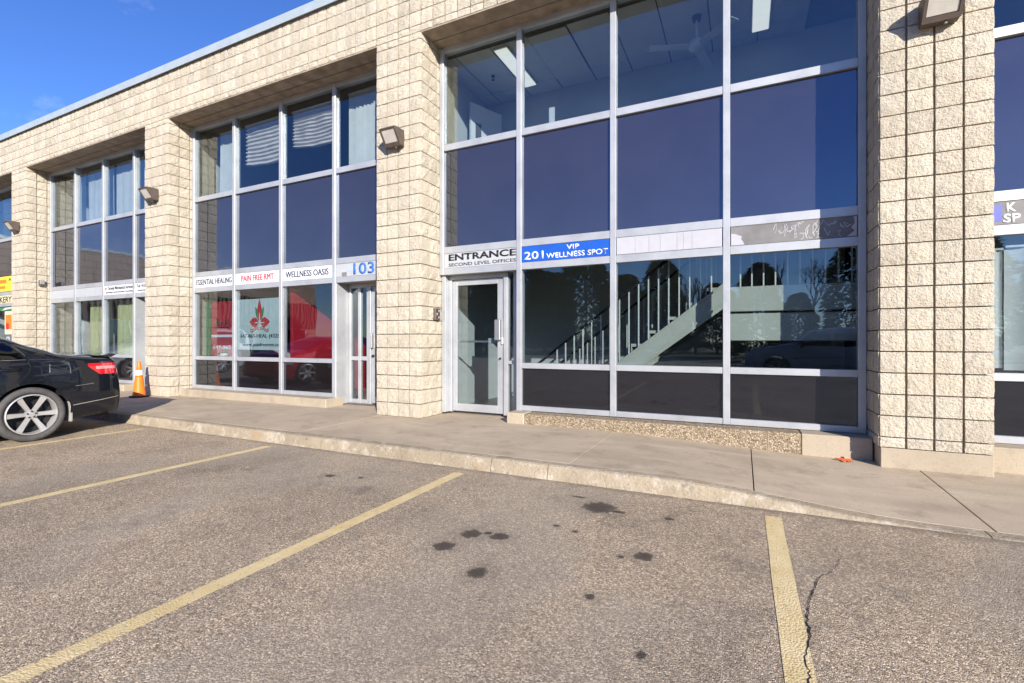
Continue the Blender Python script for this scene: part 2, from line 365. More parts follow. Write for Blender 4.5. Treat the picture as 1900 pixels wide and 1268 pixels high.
def px(X, Y, Z):
    x, y = X-CAM.x, Y-CAM.y; d = -x*math.sin(TH)+y*math.cos(TH); l = x*math.cos(TH)+y*math.sin(TH)
    if d < .2: return None
    return 950+890*l/d, 634-890*(Z-CAM.z)/d, d

ZA = -.13                       # asphalt level
P2 = (-4*W, 0); P3 = (26*W, 30*W); P1 = (-34*W, -30*W); P0 = (-64*W, -60*W); PM = (-94*W, -90*W); P4 = (56*W, 60*W)
PIERS = [PM, P0, P1, P2, P3, P4]
ZS = 27.5*C                     # soffit
ZT = 32*C                       # top of blockwork
YF = .45                        # front of the window frames

# ------------------------------------------------------------------ ground
g = MB()
xs = [-600, -40, -12, -6, -3, 0, 3, 6, 10, 40, 600]; ys = [-600, -60, -20, -10, -6, -4, -2.5, -1.6, 2, 60, 600]
g.add([(x, y, ZA) for y in ys for x in xs], [(j*11+i, j*11+i+1, (j+1)*11+i+1, (j+1)*11+i) for j in range(10) for i in range(10)])
ground = tag(g.build('asphalt', M['asphalt']), kind='structure')
def walk_z(x, y):
    def sm(a, b, t): t = max(0, min(1, (t-a)/(b-a))); return t*t*(3-2*t)
    zb = -.085*sm(2.6, 5.0, x); zk = -.122*sm(3.55, 5.35, x)
    t = max(0, min(1, (0-y)/1.55)); return zb*(1-t)+zk*t
sw = tag(box('sidewalk', -40, 40, -1.45, 1.2, -.6, -.145, M['walk']), kind='structure')
joints = [-19.5, -17.9, -16.3, -14.7, -13.1, -11.5, -9.9, -8.3, -6.7, -5.1, -3.5, -2.1, -.72, 1.2, 2.76, 4.26, 5.66, 7.2, 8.8, 10.4, 12, 13.6]
for a, b in zip(joints, joints[1:]):
    m = MB(); nx, ny = 6, 8; gp = .006 if a > 3 or b > 5 else .003
    X = [a+gp+(b-a-2*gp)*i/nx for i in range(nx+1)]; Y = [-1.5+2.6*j/ny for j in range(ny+1)]
    dz = rnd.uniform(-.002, .002); tl = rnd.uniform(-.0015, .0015)
    top = [(x, y, walk_z(x, y)+dz+tl*(x-a)) for y in Y for x in X]; n = nx+1
    m.add(top, [(j*n+i, j*n+i+1, (j+1)*n+i+1, (j+1)*n+i) for j in range(ny) for i in range(nx)])
    ring = [j for j in range(n)]+[j*n+nx for j in range(1, ny+1)]+[ny*n+i for i in range(nx-1, -1, -1)]+[j*n for j in range(ny-1, 0, -1)]
    low = [(top[i][0], top[i][1], -.14) for i in ring]; q = len(ring)
    m.add([top[i] for i in ring]+low, [(i, (i+1) % q, q+(i+1) % q, q+i) for i in range(q)])
    m.build('slab', M['walk'], sw)
kb = tag(box('kerb', -40, 40, -1.60, -1.46, -.6, -.15, M['kerb']), kind='structure')
kj = [-19.5, -16.5, -13.5, -10.5, -7.5, -4.8, -2.1, -.2, 2.02, 2.6, 5.6, 7.5, 10.5, 13.5]
for a, b in zip(kj, kj[1:]):
    m = MB(); nx = max(3, int((b-a)/.12)); prof = []
    rows = []
    for i in range(nx+1):
        x = a+.004+(b-a-.008)*i/nx; zt = walk_z(x, -1.5)-.002
        h = zt-ZA; wv = .010*mnoise.noise((x*3, 1, 2))+.006*mnoise.noise((x*11, 1, 2)); ch = min(.03, max(.006, h*.4))
        wz = .008*mnoise.noise((x*7, 4, 2))+.004*mnoise.noise((x*19, 4, 2))
        rows.append([(x, -1.501, zt), (x, -1.590+wv, zt+wz*.4), (x, -1.612+wv, zt-ch*.3+wz), (x, -1.622+wv, zt-ch), (x, -1.650+wv*.4, ZA-.02), (x, -1.501, ZA-.02)])
    k = 6; vs = [p for r in rows for p in r]
    fs = [(i*k+j, (i+1)*k+j, (i+1)*k+(j+1) % k, i*k+(j+1) % k) for i in range(nx) for j in range(k)]+[tuple(range(k)), tuple(range(nx*k, nx*k+k))[::-1]]
    m.add(vs, fs); m.build('kerb_section', M['kerb'], kb)
# painted bay lines
LX = [(-8.74, 'yellow parking line hidden in part under the black car'), (-6.12, 'yellow parking line left of the black car'), (-3.50, 'yellow parking line just beside the black car'), (-.87, 'yellow parking line second nearest left, ending before the unit 103 windows'),
      (1.775, 'long yellow parking line running from the kerb to the bottom left corner'), (4.375, 'yellow parking line with a crack at the right, ending by the dropped kerb'), (6.98, 'yellow parking line beyond the dropped kerb')]
for X, lab in LX:
    if X in (-8.74, -6.12, 6.98): continue
    m = MB(); n = 40; vs = []
    for i in range(n+1):
        y = -1.80-4.9*i/n; wb = .003*mnoise.noise((X, y*5, 0)); wa = .003*mnoise.noise((X, y*5, 7)); e = 0.01*mnoise.noise((X*9, y, 3)) if i == 0 else 0
        vs += [(X-.053+wa, y+e, ZA+.002), (X+.053+wb, y-e, ZA+.002)]
    m.add(vs, [(2*i, 2*i+1, 2*i+3, 2*i+2) for i in range(n)])
    tag(m.build('parking_line', M['paint']), lab, 'parking line', 'painted parking lines')
# crack in the asphalt
m = MB(); pts = [(4.70, -2.33), (4.66, -2.47), (4.60, -2.62), (4.55, -2.68), (4.523, -2.78), (4.49, -2.91), (4.47, -2.98), (4.453, -3.108), (4.437, -3.186), (4.45, -3.25), (4.436, -3.314), (4.415, -3.4), (4.40, -3.482), (4.41, -3.55), (4.394, -3.66), (4.41, -3.9), (4.38, -4.3), (4.40, -4.8)]
vs = []; L_ = []
for a, b in zip(pts, pts[1:]):
    k = max(2, int(math.dist(a, b)/.018))
    L_ += [(a[0]+(b[0]-a[0])*i/k, a[1]+(b[1]-a[1])*i/k) for i in range(k)]
for i, (x, y) in enumerate(L_):
    j = .012*mnoise.noise((x*30, y*45, 0))+.006*mnoise.noise((x*90, y*130, 5)); wd = (.0014+.0026*rnd.random())*(.35+.65*min(1, i/40)); vs += [(x+j-wd, y, ZA+.0032), (x+j+wd, y, ZA+.0032)]
m.add(vs, [(2*i, 2*i+1, 2*i+3, 2*i+2) for i in range(len(L_)-1)]); m.build('crack', M['crack'], ground)

# ------------------------------------------------------------------ building
bld = empty('commercial_building', (0, 0, 0), label='two-storey strip building of cream split-face blocks with tall window bays', cat='building')
core = MB()
BACK = 6.0
for (a, b) in PIERS:
    core.box(a+.036, b-.036, .036, .95, ZA-.1, ZS+.01)
core.box(-100*W, 64*W, .036, .60, ZS+.006, ZT)
wall = core.build('masonry_wall', M['mortar'], bld)
# block variants: 3x3 split face plus skirt
def block_mesh(wd, ht, seed):
    r = random.Random(seed); m = MB(); n = 4; gw, gh = .0095, .0060
    vs = []
    for j in range(n):
        for i in range(n):
            u = gw+(wd-2*gw)*i/(n-1); v = gh+(ht-2*gh)*j/(n-1); e = i in (0, 3) or j in (0, 3)
            if not e: u += r.uniform(-.02, .02); v += r.uniform(-.02, .02)
            else:
                if i in (1, 2): u += r.uniform(-.02, .02); v += r.uniform(-.0016, .0016)
                if j in (1, 2): v += r.uniform(-.02, .02)*(ht/C); u += r.uniform(-.0018, .0018)
            vs.append((u, (-r.uniform(-.001, .006) if e else -r.uniform(.005, .013)), v))
    fs = [(j*n+i, j*n+i+1, (j+1)*n+i+1, (j+1)*n+i) for j in range(3) for i in range(3)]
    ring = [0, 1, 2, 3, 7, 11, 15, 14, 13, 12, 8, 4]; m.add(vs, fs)
    m.add([vs[i] for i in ring]+[(vs[i][0], .042, vs[i][2]) for i in ring], [(i, (i+1) % 12, 12+(i+1) % 12, 12+i) for i in range(12)])
    me = m.mesh('block'); me.materials.append(M['block']); return me
FULL = [block_mesh(W, C, s) for s in range(9)]; HALF = [block_mesh(W, C/2, 50+s) for s in range(5)]
BL = []   # (matrix, meshlist index, size key)
def blk(mat, half, corner, d_pref):
    BL.append((mat, rnd.choice(HALF if half else FULL), corner, d_pref))
def front(X, Z): return Matrix.Translation((X, 0, Z))
def right_face(Xp, Y, Z): return Matrix.Translation((Xp, Y, Z)) @ Matrix.Rotation(R(90), 4, 'Z')      # outward +X, u along +Y
def left_face(Xp, Y, Z): return Matrix.Translation((Xp, Y+W, Z)) @ Matrix.Rotation(R(-90), 4, 'Z')    # outward -X
for pi, (a, b) in enumerate(PIERS):
    low = pi >= 4
    for k in range(29):
        half = False
        if k < 27: z = k*C
        elif k == 27: z = 27*C; half = True
        else: z = 27.5*C; half = True
        if low and k == 0: z = .5*C; half = True
        for c in range(4):
            blk(front(a+c*W, z), half, (a+c*W, 0, z), 1)
        if k == 28: continue
        for c in range(3):
            blk(right_face(b, c*W, z), half, (b, c*W, z), 2 if CAM.x > b else 0)
            blk(left_face(a, c*W, z), half, (a, c*W, z), 2 if CAM.x < a else 0)
piercols = set()
for (a, b) in PIERS:
    for c in range(4): piercols.add(round(a/W)+c)
for c in range(-100, 64):
    if c not in piercols: blk(front(c*W, 27.5*C), True, (c*W, 0, 27.5*C), 1)
    for k in range(4): blk(front(c*W, (28+k)*C), False, (c*W, 0, (28+k)*C), 1)
def vis(bk):
    mat, me, c, pref = bk
    p = px(*c)
    if p is None or pref == 0: return 0
    q = mat @ Vector((W, 0, C)); p2 = px(*q)
    if p2 is None: return 0
    x, y = (p[0]+p2[0])/2, (p[1]+p2[1])/2
    if not (-5 < x < 1905 and -10 < y < 1270): return 0
    return abs(p2[0]-p[0])*abs(p2[1]-p[1])
BL.sort(key=vis, reverse=True)
for mat, me, c, pref in BL[:300]:
    o = link('block', me, None, wall); o.matrix_local = mat
st = MB()
for mat, me, c, pref in BL[300:]:
    st.add([mat @ v.co for v in me.vertices], [tuple(p.vertices) for p in me.polygons])
sm_ = bpy.data.meshes.new('block_courses'); sm_.from_pydata(st.v, [], st.f); sm_.materials.append(M['block'])
tag(link('block_courses', sm_, None, wall), kind='stuff')
cp = MB().box(-100*W, 64*W, -.05, .65, ZT+.004, ZT+.125).build('coping', M['coping'], bld, bevel=.008)
MB().box(-100*W, 64*W, -.058, -.052, ZT-.02, ZT+.128).build('drip_edge', M['coping'], cp)
box('roof', -100*W, 64*W, .64, BACK+.3, ZT-.35, ZT-.02, M['dark_in'], bld)
box('rear_wall', -100*W, 64*W, BACK, BACK+.3, ZA-.2, ZT-.36, M['wall_in'], bld)
box('ground_floor', -100*W, 64*W, .70, BACK, -.10, .03, M['floor_in'], bld)
for (a, b) in PIERS:   # concrete footing strips
    if a > 4: MB().box(a+.010, b+.0, -.004, .5, -.45, .5*C-.003).build('footing', M['base'], bld, bevel=.006)
# interior partitions behind each pier
for (a, b) in PIERS: box('partition', (a+b)/2-.08, b-.12, .955, BACK, .03, ZT-.36, M['wall_in'], bld)
box('end_wall', -100*W, -100*W+.2, .61, BACK, -.1, ZT-.4, M['wall_in'], bld); box('end_wall', 64*W-.2, 64*W, .61, BACK, -.1, ZT-.4, M['wall_in'], bld)

ROWS = [(.145, .215), (.735, .81), (2.12, 2.215), (2.44, 2.54), (4.00, 4.095), (5.49, ZS-.003)]  # transoms
def pane_box(x0, x1, y0, y1, z0, z1):
    m = MB().box(x0, x1, y0, y1, z0, z1); tx, tz = rnd.uniform(-.0035, .0035), rnd.uniform(-.0035, .0035)   # panes never sit quite true
    m.v = [(x, y+tx*((x-x0)/(x1-x0)-.5)*2+tz*((z-z0)/(z1-z0)-.5)*2, z) for x, y, z in m.v]; return m
def bay(x0, x1, door=None, sills=True, agg=False):
    """aluminium window wall of four lights between x0 and x1; door: index of the recessed door light"""
    n = 4; jw = .07; step = (x1-x0-.03)/n; cx = [x0+.015+step*i for i in range(n+1)]
    sofp = box('soffit', x0+.003, x1-.003, .004, .70, ZS-.016, ZS+.003, M['soffit'], bld)
    MB().box(x0+.003, x1-.003, .26, .27, ZS-.020, ZS-.014).build('soffit_joint', M['dark_in'], sofp)
    win = MB().box(x0+.012+jw, x1-.012-jw, YF+.112, YF+.122, ROWS[5][0]+.01, ZS-.019).build('window_wall', M['alu'], bld, bevel=.003)
    MB().box(x0+.012, x0+.012+jw, YF, YF+.12, .145 if door != 0 else 2.12, ZS-.018).build('jamb', M['alu'], win, bevel=.004)
    MB().box(x1-.012-jw, x1-.012, YF, YF+.12, .145 if door != 3 else 2.12, ZS-.018).build('jamb', M['alu'], win, bevel=.004)
    edges = [x0+.012+jw]
    for i in range(1, n):
        dz = .145
        if door == 0 and i == 1: dz = .10
        MB().box(cx[i]-.038, cx[i]+.038, YF-.002, YF+.122, dz, ZS-.019).build('mullion', M['alu'], win, bevel=.004)
        edges += [cx[i]-.038, cx[i]+.038]
    edges.append(x1-.012-jw)
    lights = [(edges[2*i], edges[2*i+1]) for i in range(n)]
    for i, (a, b) in enumerate(lights):
        for r, (z0, z1) in enumerate(ROWS):
            if door == i and r < 2: continue
            MB().box(a+.001, b-.001, YF+.006, YF+.11, z0, z1).build('transom', M['alu'], win, bevel=.003)
        for r in range(len(ROWS)-1):
            if door == i and r < 2: continue
            z0, z1 = ROWS[r][1], ROWS[r+1][0]
            if r == 2: continue
            y = YF+.045
            if r in (0, 3):
                pane_box(a-.004, b+.004, y, y+.03, z0-.004, z1+.004).build('spandrel_panel', M['spandrel' if r == 3 else 'spandrel_low'], win)
            else:
                pane_box(a-.004, b+.004, y, y+.008, z0-.004, z1+.004).build('pane', M['glass'], win)
    # plinth
    px0 = x0+.003 if door != 0 else cx[1]-.075; px1 = x1-.003 if door != 3 else cx[3]+.06
    return win, lights, cx, (px0, px1)
bays = {}
bays[-1] = bay(PM[1], P0[0]); bays[0] = bay(P0[1], P1[0], door=3); bays[1] = bay(P1[1], P2[0], door=3); bays[2] = bay(P2[1], P3[0], door=0); bays[3] = bay(P3[1], P4[0])
PLY = .22
for k, (win, lights, cx, (a, b)) in bays.items():
    if k == 2:
        p = MB().box(a, a+.26, PLY-.012, .62, -.2, .142).build('plinth', M['base'], bld, bevel=.012)
        MB().box(a+.262, b-.62, PLY, .62, -.2, .136).build('aggregate_face', M['agg'], p, bevel=.008)
        MB().box(b-.618, b, PLY-.006, .62, -.3, .140).build('concrete_patch', M['base'], p, bevel=.01)
    else: MB().box(a, b, PLY, .62, -.3, .142).build('plinth', M['base'], bld, bevel=.012)
# upper floor slabs and ceilings behind the glass
for k, (a, b) in {-1: (PM[1], P0[0]), 0: (P0[1], P1[0]), 1: (P1[1], P2[0]), 2: (P2[1], P3[0]), 3: (P3[1], P4[0])}.items():
    box('upper_floor', a-.3, b+.3, .575, BACK, 2.80, 3.05, M['dark_in'], bld)
    box('upper_ceiling', a-.3, b+.3, .61, BACK, 5.52, 5.56, M['grid'], bld)
    if k != 2: box('ceiling_board', a-.3, b+.3, .575, BACK, 2.55, 2.58, M['tile'], bld)
# bay 2 upper room: near back wall, tiled ceiling
uc = box('upper_back_wall', P2[1]-.3, P3[0]+.3, 2.22, 2.32, 3.06, 5.51, M['wall_in'], bld)
tm = MB().box(.008, 1.192, .008, .592, 0, .012).mesh('ceiling_tile', bevel=.003); tm.materials.append(M['tile'])
for i in range(10):
    for j in range(2):
        o = link('ceiling_tile', tm, None, bld); o.location = (.17+.6*i-.6, .65+1.2*j, 5.497-(.02 if (i, j) == (4, 0) else 0)); o.rotation_euler = (0, 0, R(90)); 
        if j: o.scale = (.30, 1, 1)

# recessed doors --------------------------------------------------------
def glazed_door(xa, xb, y, zt, parent, hinge_side=-1):
    """one glazed aluminium door leaf and its frame, facing -Y"""
    fr = MB().box(xa, xa+.05, y-.02, y+.10, .03, zt); fr.box(xb-.05, xb, y-.02, y+.10, .03, zt); fr.box(xa+.05, xb-.05, y-.02, y+.10, zt-.06, zt)
    d = fr.build('door', M['alu'], parent, bevel=.003)
    a, b = xa+.055, xb-.055
    lf = MB().box(a, a+.075, y+.01, y+.055, .045, zt-.065); lf.box(b-.11, b, y+.01, y+.055, .045, zt-.065)
    lf.box(a+.075, b-.11, y+.01, y+.055, .045, .16); lf.box(a+.075, b-.11, y+.01, y+.055, zt-.15, zt-.065)
    lf.build('door_leaf', M['alu'], d, bevel=.003)
    MB().box(a+.07, b-.105, y+.028, y+.036, .155, zt-.145).build('pane', M['glass'], d)
    return d, a, b
# bay 2 entrance (light 0)
win, lights, cx, _ = bays[2]
d2, a2, b2 = glazed_door(.085, 1.08, .62, 2.118, bld)
MB().box(b2-.125, b2-.035, .555, .625, 1.13, 1.43).build('pull_handle', M['steel'], d2, bevel=.008)
MB().box(b2-.03, b2-.005, .60, .632, 1.07, 1.17).build('latch_plate', M['white'], d2, bevel=.003)
MB().lathe([(.0, .0), (.014, .0), (.014, .02), (.0, .02)], 'y', 12, (b2-.055, .60, .86)).build('lock', M['darkmetal'], d2)
MB().box(a2+.075, b2-.12, .70, .725, 1.095, 1.125).build('push_bar', M['steel'], d2, bevel=.004)
MB().box(b2-.30, b2-.12, .694, .728, 1.08, 1.16).build('bar_cover', M['grey_panel'], d2, bevel=.004)
MB().box(.02, .084, .50, .74, .03, 2.118).build('door_jamb', M['alu'], bld, bevel=.003)
sd = MB().box(1.082, 1.10, .60, .72, .03, 2.118).box(1.20, 1.30, .58, .72, .03, 2.118).box(1.10, 1.20, .61, .70, .78, .83).box(1.10, 1.20, .61, .70, .03, .07).build('sidelight', M['alu'], bld, bevel=.003)
MB().box(1.10, 1.20, .64, .65, .07, 2.118).build('pane', M['glass'], sd)
MB().box(1.302, 1.318, .46, .72, .03, 2.118).build('side_panel', M['alu'], sd)
box('lintel_panel', .02, 1.318, .575, .74, 2.121, 2.5, M['alu'], bld)
# bays 1 and 0: deeper recess with side panel, sidelight, door
for k in (1, 0):
    win, lights, cx, _ = bays[k]
    xa = cx[3]+.04; xb = cx[4]-.02; Y = .74
    pn = MB().box(xa-.085, xa+.012, YF+.003, Y+.05, .02, 2.118).build('side_panel', M['alu'], bld, bevel=.004)
    MB().box(xa-.050, xa-.046, YF-.004, YF+.003, .03, 2.11).build('cover_strip', M['alu'], pn)
    s = MB()
    for x in (xa+.016, xa+.235, xa+.43): s.box(x, x+.055, Y, Y+.06, .03, 2.118)
    for z0, z1 in ((.03, .10), (.78, .85), (2.05, 2.118)):
        s.box(xa+.071, xa+.235, Y+.002, Y+.058, z0, z1); s.box(xa+.29, xa+.43, Y+.002, Y+.058, z0, z1)
    s = s.build('sidelight', M['alu'], bld, bevel=.003)
    MB().box(xa+.065, xa+.24, Y+.03, Y+.038, .09, 2.06).build('pane', M['glass'], s); MB().box(xa+.285, xa+.435, Y+.03, Y+.038, .09, 2.06).build('pane', M['glass'], s)
    d, a, b = glazed_door(xa+.487, xb, Y, 2.118, bld)
    MB().box(a+.02, a+.05, Y-.05, Y+.012, 1.0, 1.25).build('pull_handle', M['steel'], d, bevel=.004)
    MB().lathe([(.0, .0), (.022, .0), (.022, .03), (.0, .03)], 'y', 12, (a+.037, Y-.02, .86)).build('lock', M['darkmetal'], d)
    box('recess_ceiling', xa-.08, xb+.04, YF+.115, Y+.2, 2.12, 2.16, M['soffit'], bld)
    box('door_head_wall', xa-.08, xb+.04, Y+.06, Y+.1, 2.161, 2.6, M['dark_in'], bld)
box('keypad_back', .018, .02, .3, .36, 1.45, 1.6, M['mortar'], bld) if False else None

# ------------------------------------------------------------------ floodlights on the piers
def floodlight(xc, z, label):
    t = empty('floodlight', (xc, 0, z), label=label, cat='floodlight', group='wall floodlights on the piers')
    hw = .175; t.scale = (.80, .80, .80)
    pr = [(-.02, .15), (-.29, .145), (-.305, .125), (-.125, -.145), (-.02, -.15)]
    h = MB().prism(pr, 'x', -hw, hw).build('housing', M['bronze'], t, bevel=.012)
    # lens set in the slanted face
    def onface(u, s, off):   # s 0..1 from lip to bottom
        y = -.305+(.18)*s; zz = .125-.27*s; nrm = Vector((0, -.27, -.18)).normalized()
        return (u, y+nrm.y*off, zz+nrm.z*off)
    q = [onface(-hw+.035, .10, .004), (onface(hw-.035, .10, .004)), onface(hw-.035, .80, .004), onface(-hw+.035, .80, .004)]
    q2 = [onface(-hw+.035, .10, -.01), (onface(hw-.035, .10, -.01)), onface(hw-.035, .80, -.01), onface(-hw+.035, .80, -.01)]
    MB().add(q+q2, [(0, 1, 2, 3), (4, 5, 6, 7), (0, 1, 5, 4), (1, 2, 6, 5), (2, 3, 7, 6), (3, 0, 4, 7)]).build('lens', M['lens'], t)
    fm = MB()
    for (u0, u1, s0, s1) in ((-hw, hw, .0, .085), (-hw, hw, .83, 1.0), (-hw, -hw+.03, .085, .83), (hw-.03, hw, .085, .83)):
        q = [onface(u0, s0, .014), onface(u1, s0, .014), onface(u1, s1, .014), onface(u0, s1, .014), onface(u0, s0, 0), onface(u1, s0, 0), onface(u1, s1, 0), onface(u0, s1, 0)]
        fm.add(q, [(0, 1, 2, 3), (4, 5, 6, 7), (0, 1, 5, 4), (1, 2, 6, 5), (2, 3, 7, 6), (3, 0, 4, 7)])
    fm.build('lens_frame', M['bronze'], t)
    MB().box(-.09, .09, -.03, .012, -.12, .13).build('back_box', M['bronze'], t, bevel=.01)
    MB().lathe([(.0, -.02), (.016, -.02), (.016, .0), (0, .0)], 'z', 10, (.05, -.10, -.155)).build('photocell', M['dull_plastic'], t)
    return t
floodlight(5.785, 4.11, 'bronze floodlight at the top right, on the nearest block pier')
floodlight(-.42, 4.08, 'bronze floodlight on the pier left of the ENTRANCE door')
floodlight(-6.62, 4.08, 'floodlight on the pier behind the traffic cone')
floodlight(-12.8, 4.08, 'leftmost floodlight, on the farthest block pier')
kp = empty('keypad', (.012, .36, 1.52), label='small dark keypad box on the pier beside the entrance door', cat='keypad')
MB().box(-.015, .035, -.065, .065, -.09, .09).build('keypad_case', M['bronze'], kp, bevel=.006)
for j in range(3):
    for i in range(2): MB().box(.034, .040, -.035+.045*i, -.010+.045*i, -.06+.05*j, -.035+.05*j).build('key', M['grey_panel'] if (i+j) % 2 else M['black_ink'], kp)
ob = empty('outlet_box', (P0[1]+.012, .29, 2.63), label='small outdoor outlet box high on the farthest pier', cat='outlet')
MB().box(-.015, .05, -.05, .05, -.08, .08).build('outlet_case', M['bronze'], ob, bevel=.008); MB().box(.045, .075, -.045, .045, -.03, .075).build('outlet_cover', M['dull_plastic'], ob, bevel=.006)

# ------------------------------------------------------------------ signs
def sign(name, k, i, mat, label, z0=2.218, z1=2.437, y=.462):
    win, lights, cx, _ = bays[k]; a, b = lights[i]
    t = empty(name, ((a+b)/2, 0, z0), label=label, cat='sign')
    t.location = (0, 0, 0)
    MB().box(a+.006, b-.006, y, y+.02, z0, z1).build('panel', mat, t, bevel=.002)
    return t, a, b, y
t, a, b, y = sign('sign_panel', 1, 0, M['white'], 'white sign panel with grey lettering ESSENTIAL HEALING')
text('ESSENTIAL HEALING', 'lettering', M['navy_ink'], t, a+.06, b-.04, 2.275, 2.385, y, 0, heavy=.007)
t, a, b, y = sign('sign_panel', 1, 1, M['white'], 'white sign panel with red lettering PAIN FREE RMT')
text('PAIN FREE RMT', 'lettering', M['red_ink'], t, a+.18, b-.16, 2.275, 2.385, y, 0, heavy=.007)
t, a, b, y = sign('sign_panel', 1, 2, M['white'], 'white sign panel with dark lettering WELLNESS OASIS')
text('WELLNESS OASIS', 'lettering', M['navy_ink'], t, a+.09, b-.10, 2.275, 2.385, y, 0, heavy=.007)
t, a, b, y = sign('number_panel', 1, 3, M['grey_panel'], 'grey panel with blue unit number 103 above the recessed door')
text('103', 'lettering', M['blue_ink'], t, a+.40, a+.86, 2.235, 2.43, y, .022)
MB().box(a+.27, a+.385, y-.002, y, 2.30, 2.41).build('faded_patch', M['paleblue'], t); MB().box(a+.14, a+.25, y-.002, y, 2.225, 2.29).build('faded_patch', M['smudge'], t)
t, a, b, y = sign('entrance_sign', 2, 0, M['grey_panel'], 'silver sign reading ENTRANCE SECOND LEVEL OFFICES above the glass door')
text('ENTRANCE', 'lettering', M['black_ink'], t, a+.09, b-.01, 2.325, 2.425, y, .030)
text('SECOND LEVEL OFFICES', 'lettering', M['navy_ink'], t, a+.09, b-.01, 2.24, 2.288, y, .012)
t, a, b, y = sign('sign_panel', 2, 1, M['blue_sign'], 'blue sign panel reading 201 VIP WELLNESS SPOT')
text('201', 'lettering', M['white'], t, a+.035, a+.33, 2.25, 2.36, y, .016)
text('VIP', 'lettering', M['white'], t, a+.66, a+.84, 2.345, 2.412, y, .014)
text('WELLNESS SPOT', 'lettering', M['white'], t, a+.37, b-.03, 2.245, 2.318, y, .016)
def serif(t, spots, h, mat, y):
    m = MB()
    for (x, z, wd) in spots: m.box(x-wd/2, x+wd/2, y-.0035, y, z, z+h)
    m.build('letter_serif', mat, t)
0 and serif(t, [(a+.305, 2.25, .075), (a+.745, 2.346, .055), (a+.745, 2.405, .055), (a+.69, 2.405, .05), (a+.795, 2.346, .04)], .008, M['white'], y)
t, a, b, y = sign('paper_panel', 2, 2, M['grey_panel'], 'blank white papered sign panel above the staircase window')
nst = 7; xs_ = [0, .19, .33, .44, .60, .66, .74, 1.0]
for i in range(nst):
    u0, u1 = a+.01+(b-a-.03)*xs_[i], a+.01+(b-a-.03)*xs_[i+1]-(.007 if i in (0, 5) else .003)
    MB().add([(u0, y-.004, 2.222), (u1, y-.0045, 2.222), (u1, y-.006, 2.43), (u0, y-.003, 2.43), (u0, y-.0005, 2.222), (u1, y-.0005, 2.222), (u1, y-.0005, 2.43), (u0, y-.0005, 2.43)],
             [(0, 1, 2, 3), (4, 5, 6, 7), (0, 1, 5, 4), (1, 2, 6, 5), (2, 3, 7, 6), (3, 0, 4, 7)]).build('paper_sheet', M['paper'], t)
t, a, b, y = sign('torn_panel', 2, 3, M['smudge'], 'grey sign panel with torn white paper remnants near the right pier')
m = MB(); cr = [(a+.012, 2.222), (a+.15, 2.222), (a+.135, 2.26), (a+.115, 2.29), (a+.125, 2.32), (a+.06, 2.35), (a+.012, 2.36)]
m.prism(cr, 'y', y-.0025, y-.0005); m.build('paper_remnant', M['paper'], t)
m = MB()
for s_ in range(26):
    x = a+.45+.8*rnd.random()*(b-a-.5)/.8; z = 2.25+.15*rnd.random(); pts = [(x, z)]
    for q in range(4): x += rnd.uniform(-.025, .04); z = min(2.425, max(2.23, z+rnd.uniform(-.07, .07))); pts.append((x, z))
    for (p, q) in zip(pts, pts[1:]):
        wd = rnd.uniform(.0015, .005); dx, dz = q[0]-p[0], q[1]-p[1]; l = math.hypot(dx, dz)+1e-6; nx_, nz_ = -dz/l*wd, dx/l*wd
        if min(p[0], q[0]) < a+.02 or max(p[0], q[0]) > b-.02: continue
        yy = y-.001-.00005*s_
        m.add([(p[0]+nx_, yy, p[1]+nz_), (p[0]-nx_, yy, p[1]-nz_), (q[0]-nx_, yy, q[1]-nz_), (q[0]+nx_, yy, q[1]+nz_)], [(0, 1, 2, 3)])
tag(m.build('glue_residue', M['paper'], t), kind='stuff')
m = MB().prism([(b-.10, 2.225), (b-.012, 2.225), (b-.012, 2.43), (b-.04, 2.43), (b-.03, 2.36), (b-.06, 2.32), (b-.03, 2.28)], 'y', y-.003, y-.0005); m.build('paper_remnant', M['paper'], t)
# right-hand bay sign
t, a, b, y = sign('sign_panel', 3, 0, M['smudge'], 'grey sign panel at the right edge with white letters and a blue block')
MB().box(a+.03, a+.135, y-.002, y, 2.25, 2.41).build('blue_square', M['blue_lilac'], t)
text('K', 'lettering', M['white'], t, a+.165, a+.235, 2.335, 2.42, y, .03); text('SP', 'lettering', M['white'], t, a+.140, a+.265, 2.232, 2.318, y, .03)
# bay 0 signs
t, a, b, y = sign('blank_panel', 0, 0, M['grey_panel'], 'blank pale grey sign panel, leftmost in its window bay')
t, a, b, y = sign('blank_panel', 0, 1, M['grey_panel'], 'blank grey sign panel left of the mechanical services sign')
t, a, b, y = sign('sign_panel', 0, 2, M['white'], 'white sign reading Mechanical Services with a small red emblem')
text('Tarwak Mechanical Services', 'lettering', M['black_ink'], t, a+.17, b-.01, 2.335, 2.415, y, .014)
text('plumbing & environmental Consulting', 'lettering', M['black_ink'], t, a+.08, b-.01, 2.245, 2.30, y, .012)
MB().prism([(a+.04, 2.40), (a+.075, 2.38), (a+.10, 2.405), (a+.12, 2.37), (a+.095, 2.35), (a+.11, 2.315), (a+.08, 2.33), (a+.06, 2.355)], 'y', y-.003, y).build('emblem', M['red_ink'], t)
t, a, b, y = sign('sign_panel', 0, 3, M['white'], 'white sign with telephone line, partly hidden behind the pier with the cone')
text('Tel: 416-878', 'lettering', M['black_ink'], t, a+.06, a+.62, 2.335, 2.41, y, .014); text('www.tarwak', 'lettering', M['black_ink'], t, a+.10, a+.60, 2.25, 2.30, y, .012)
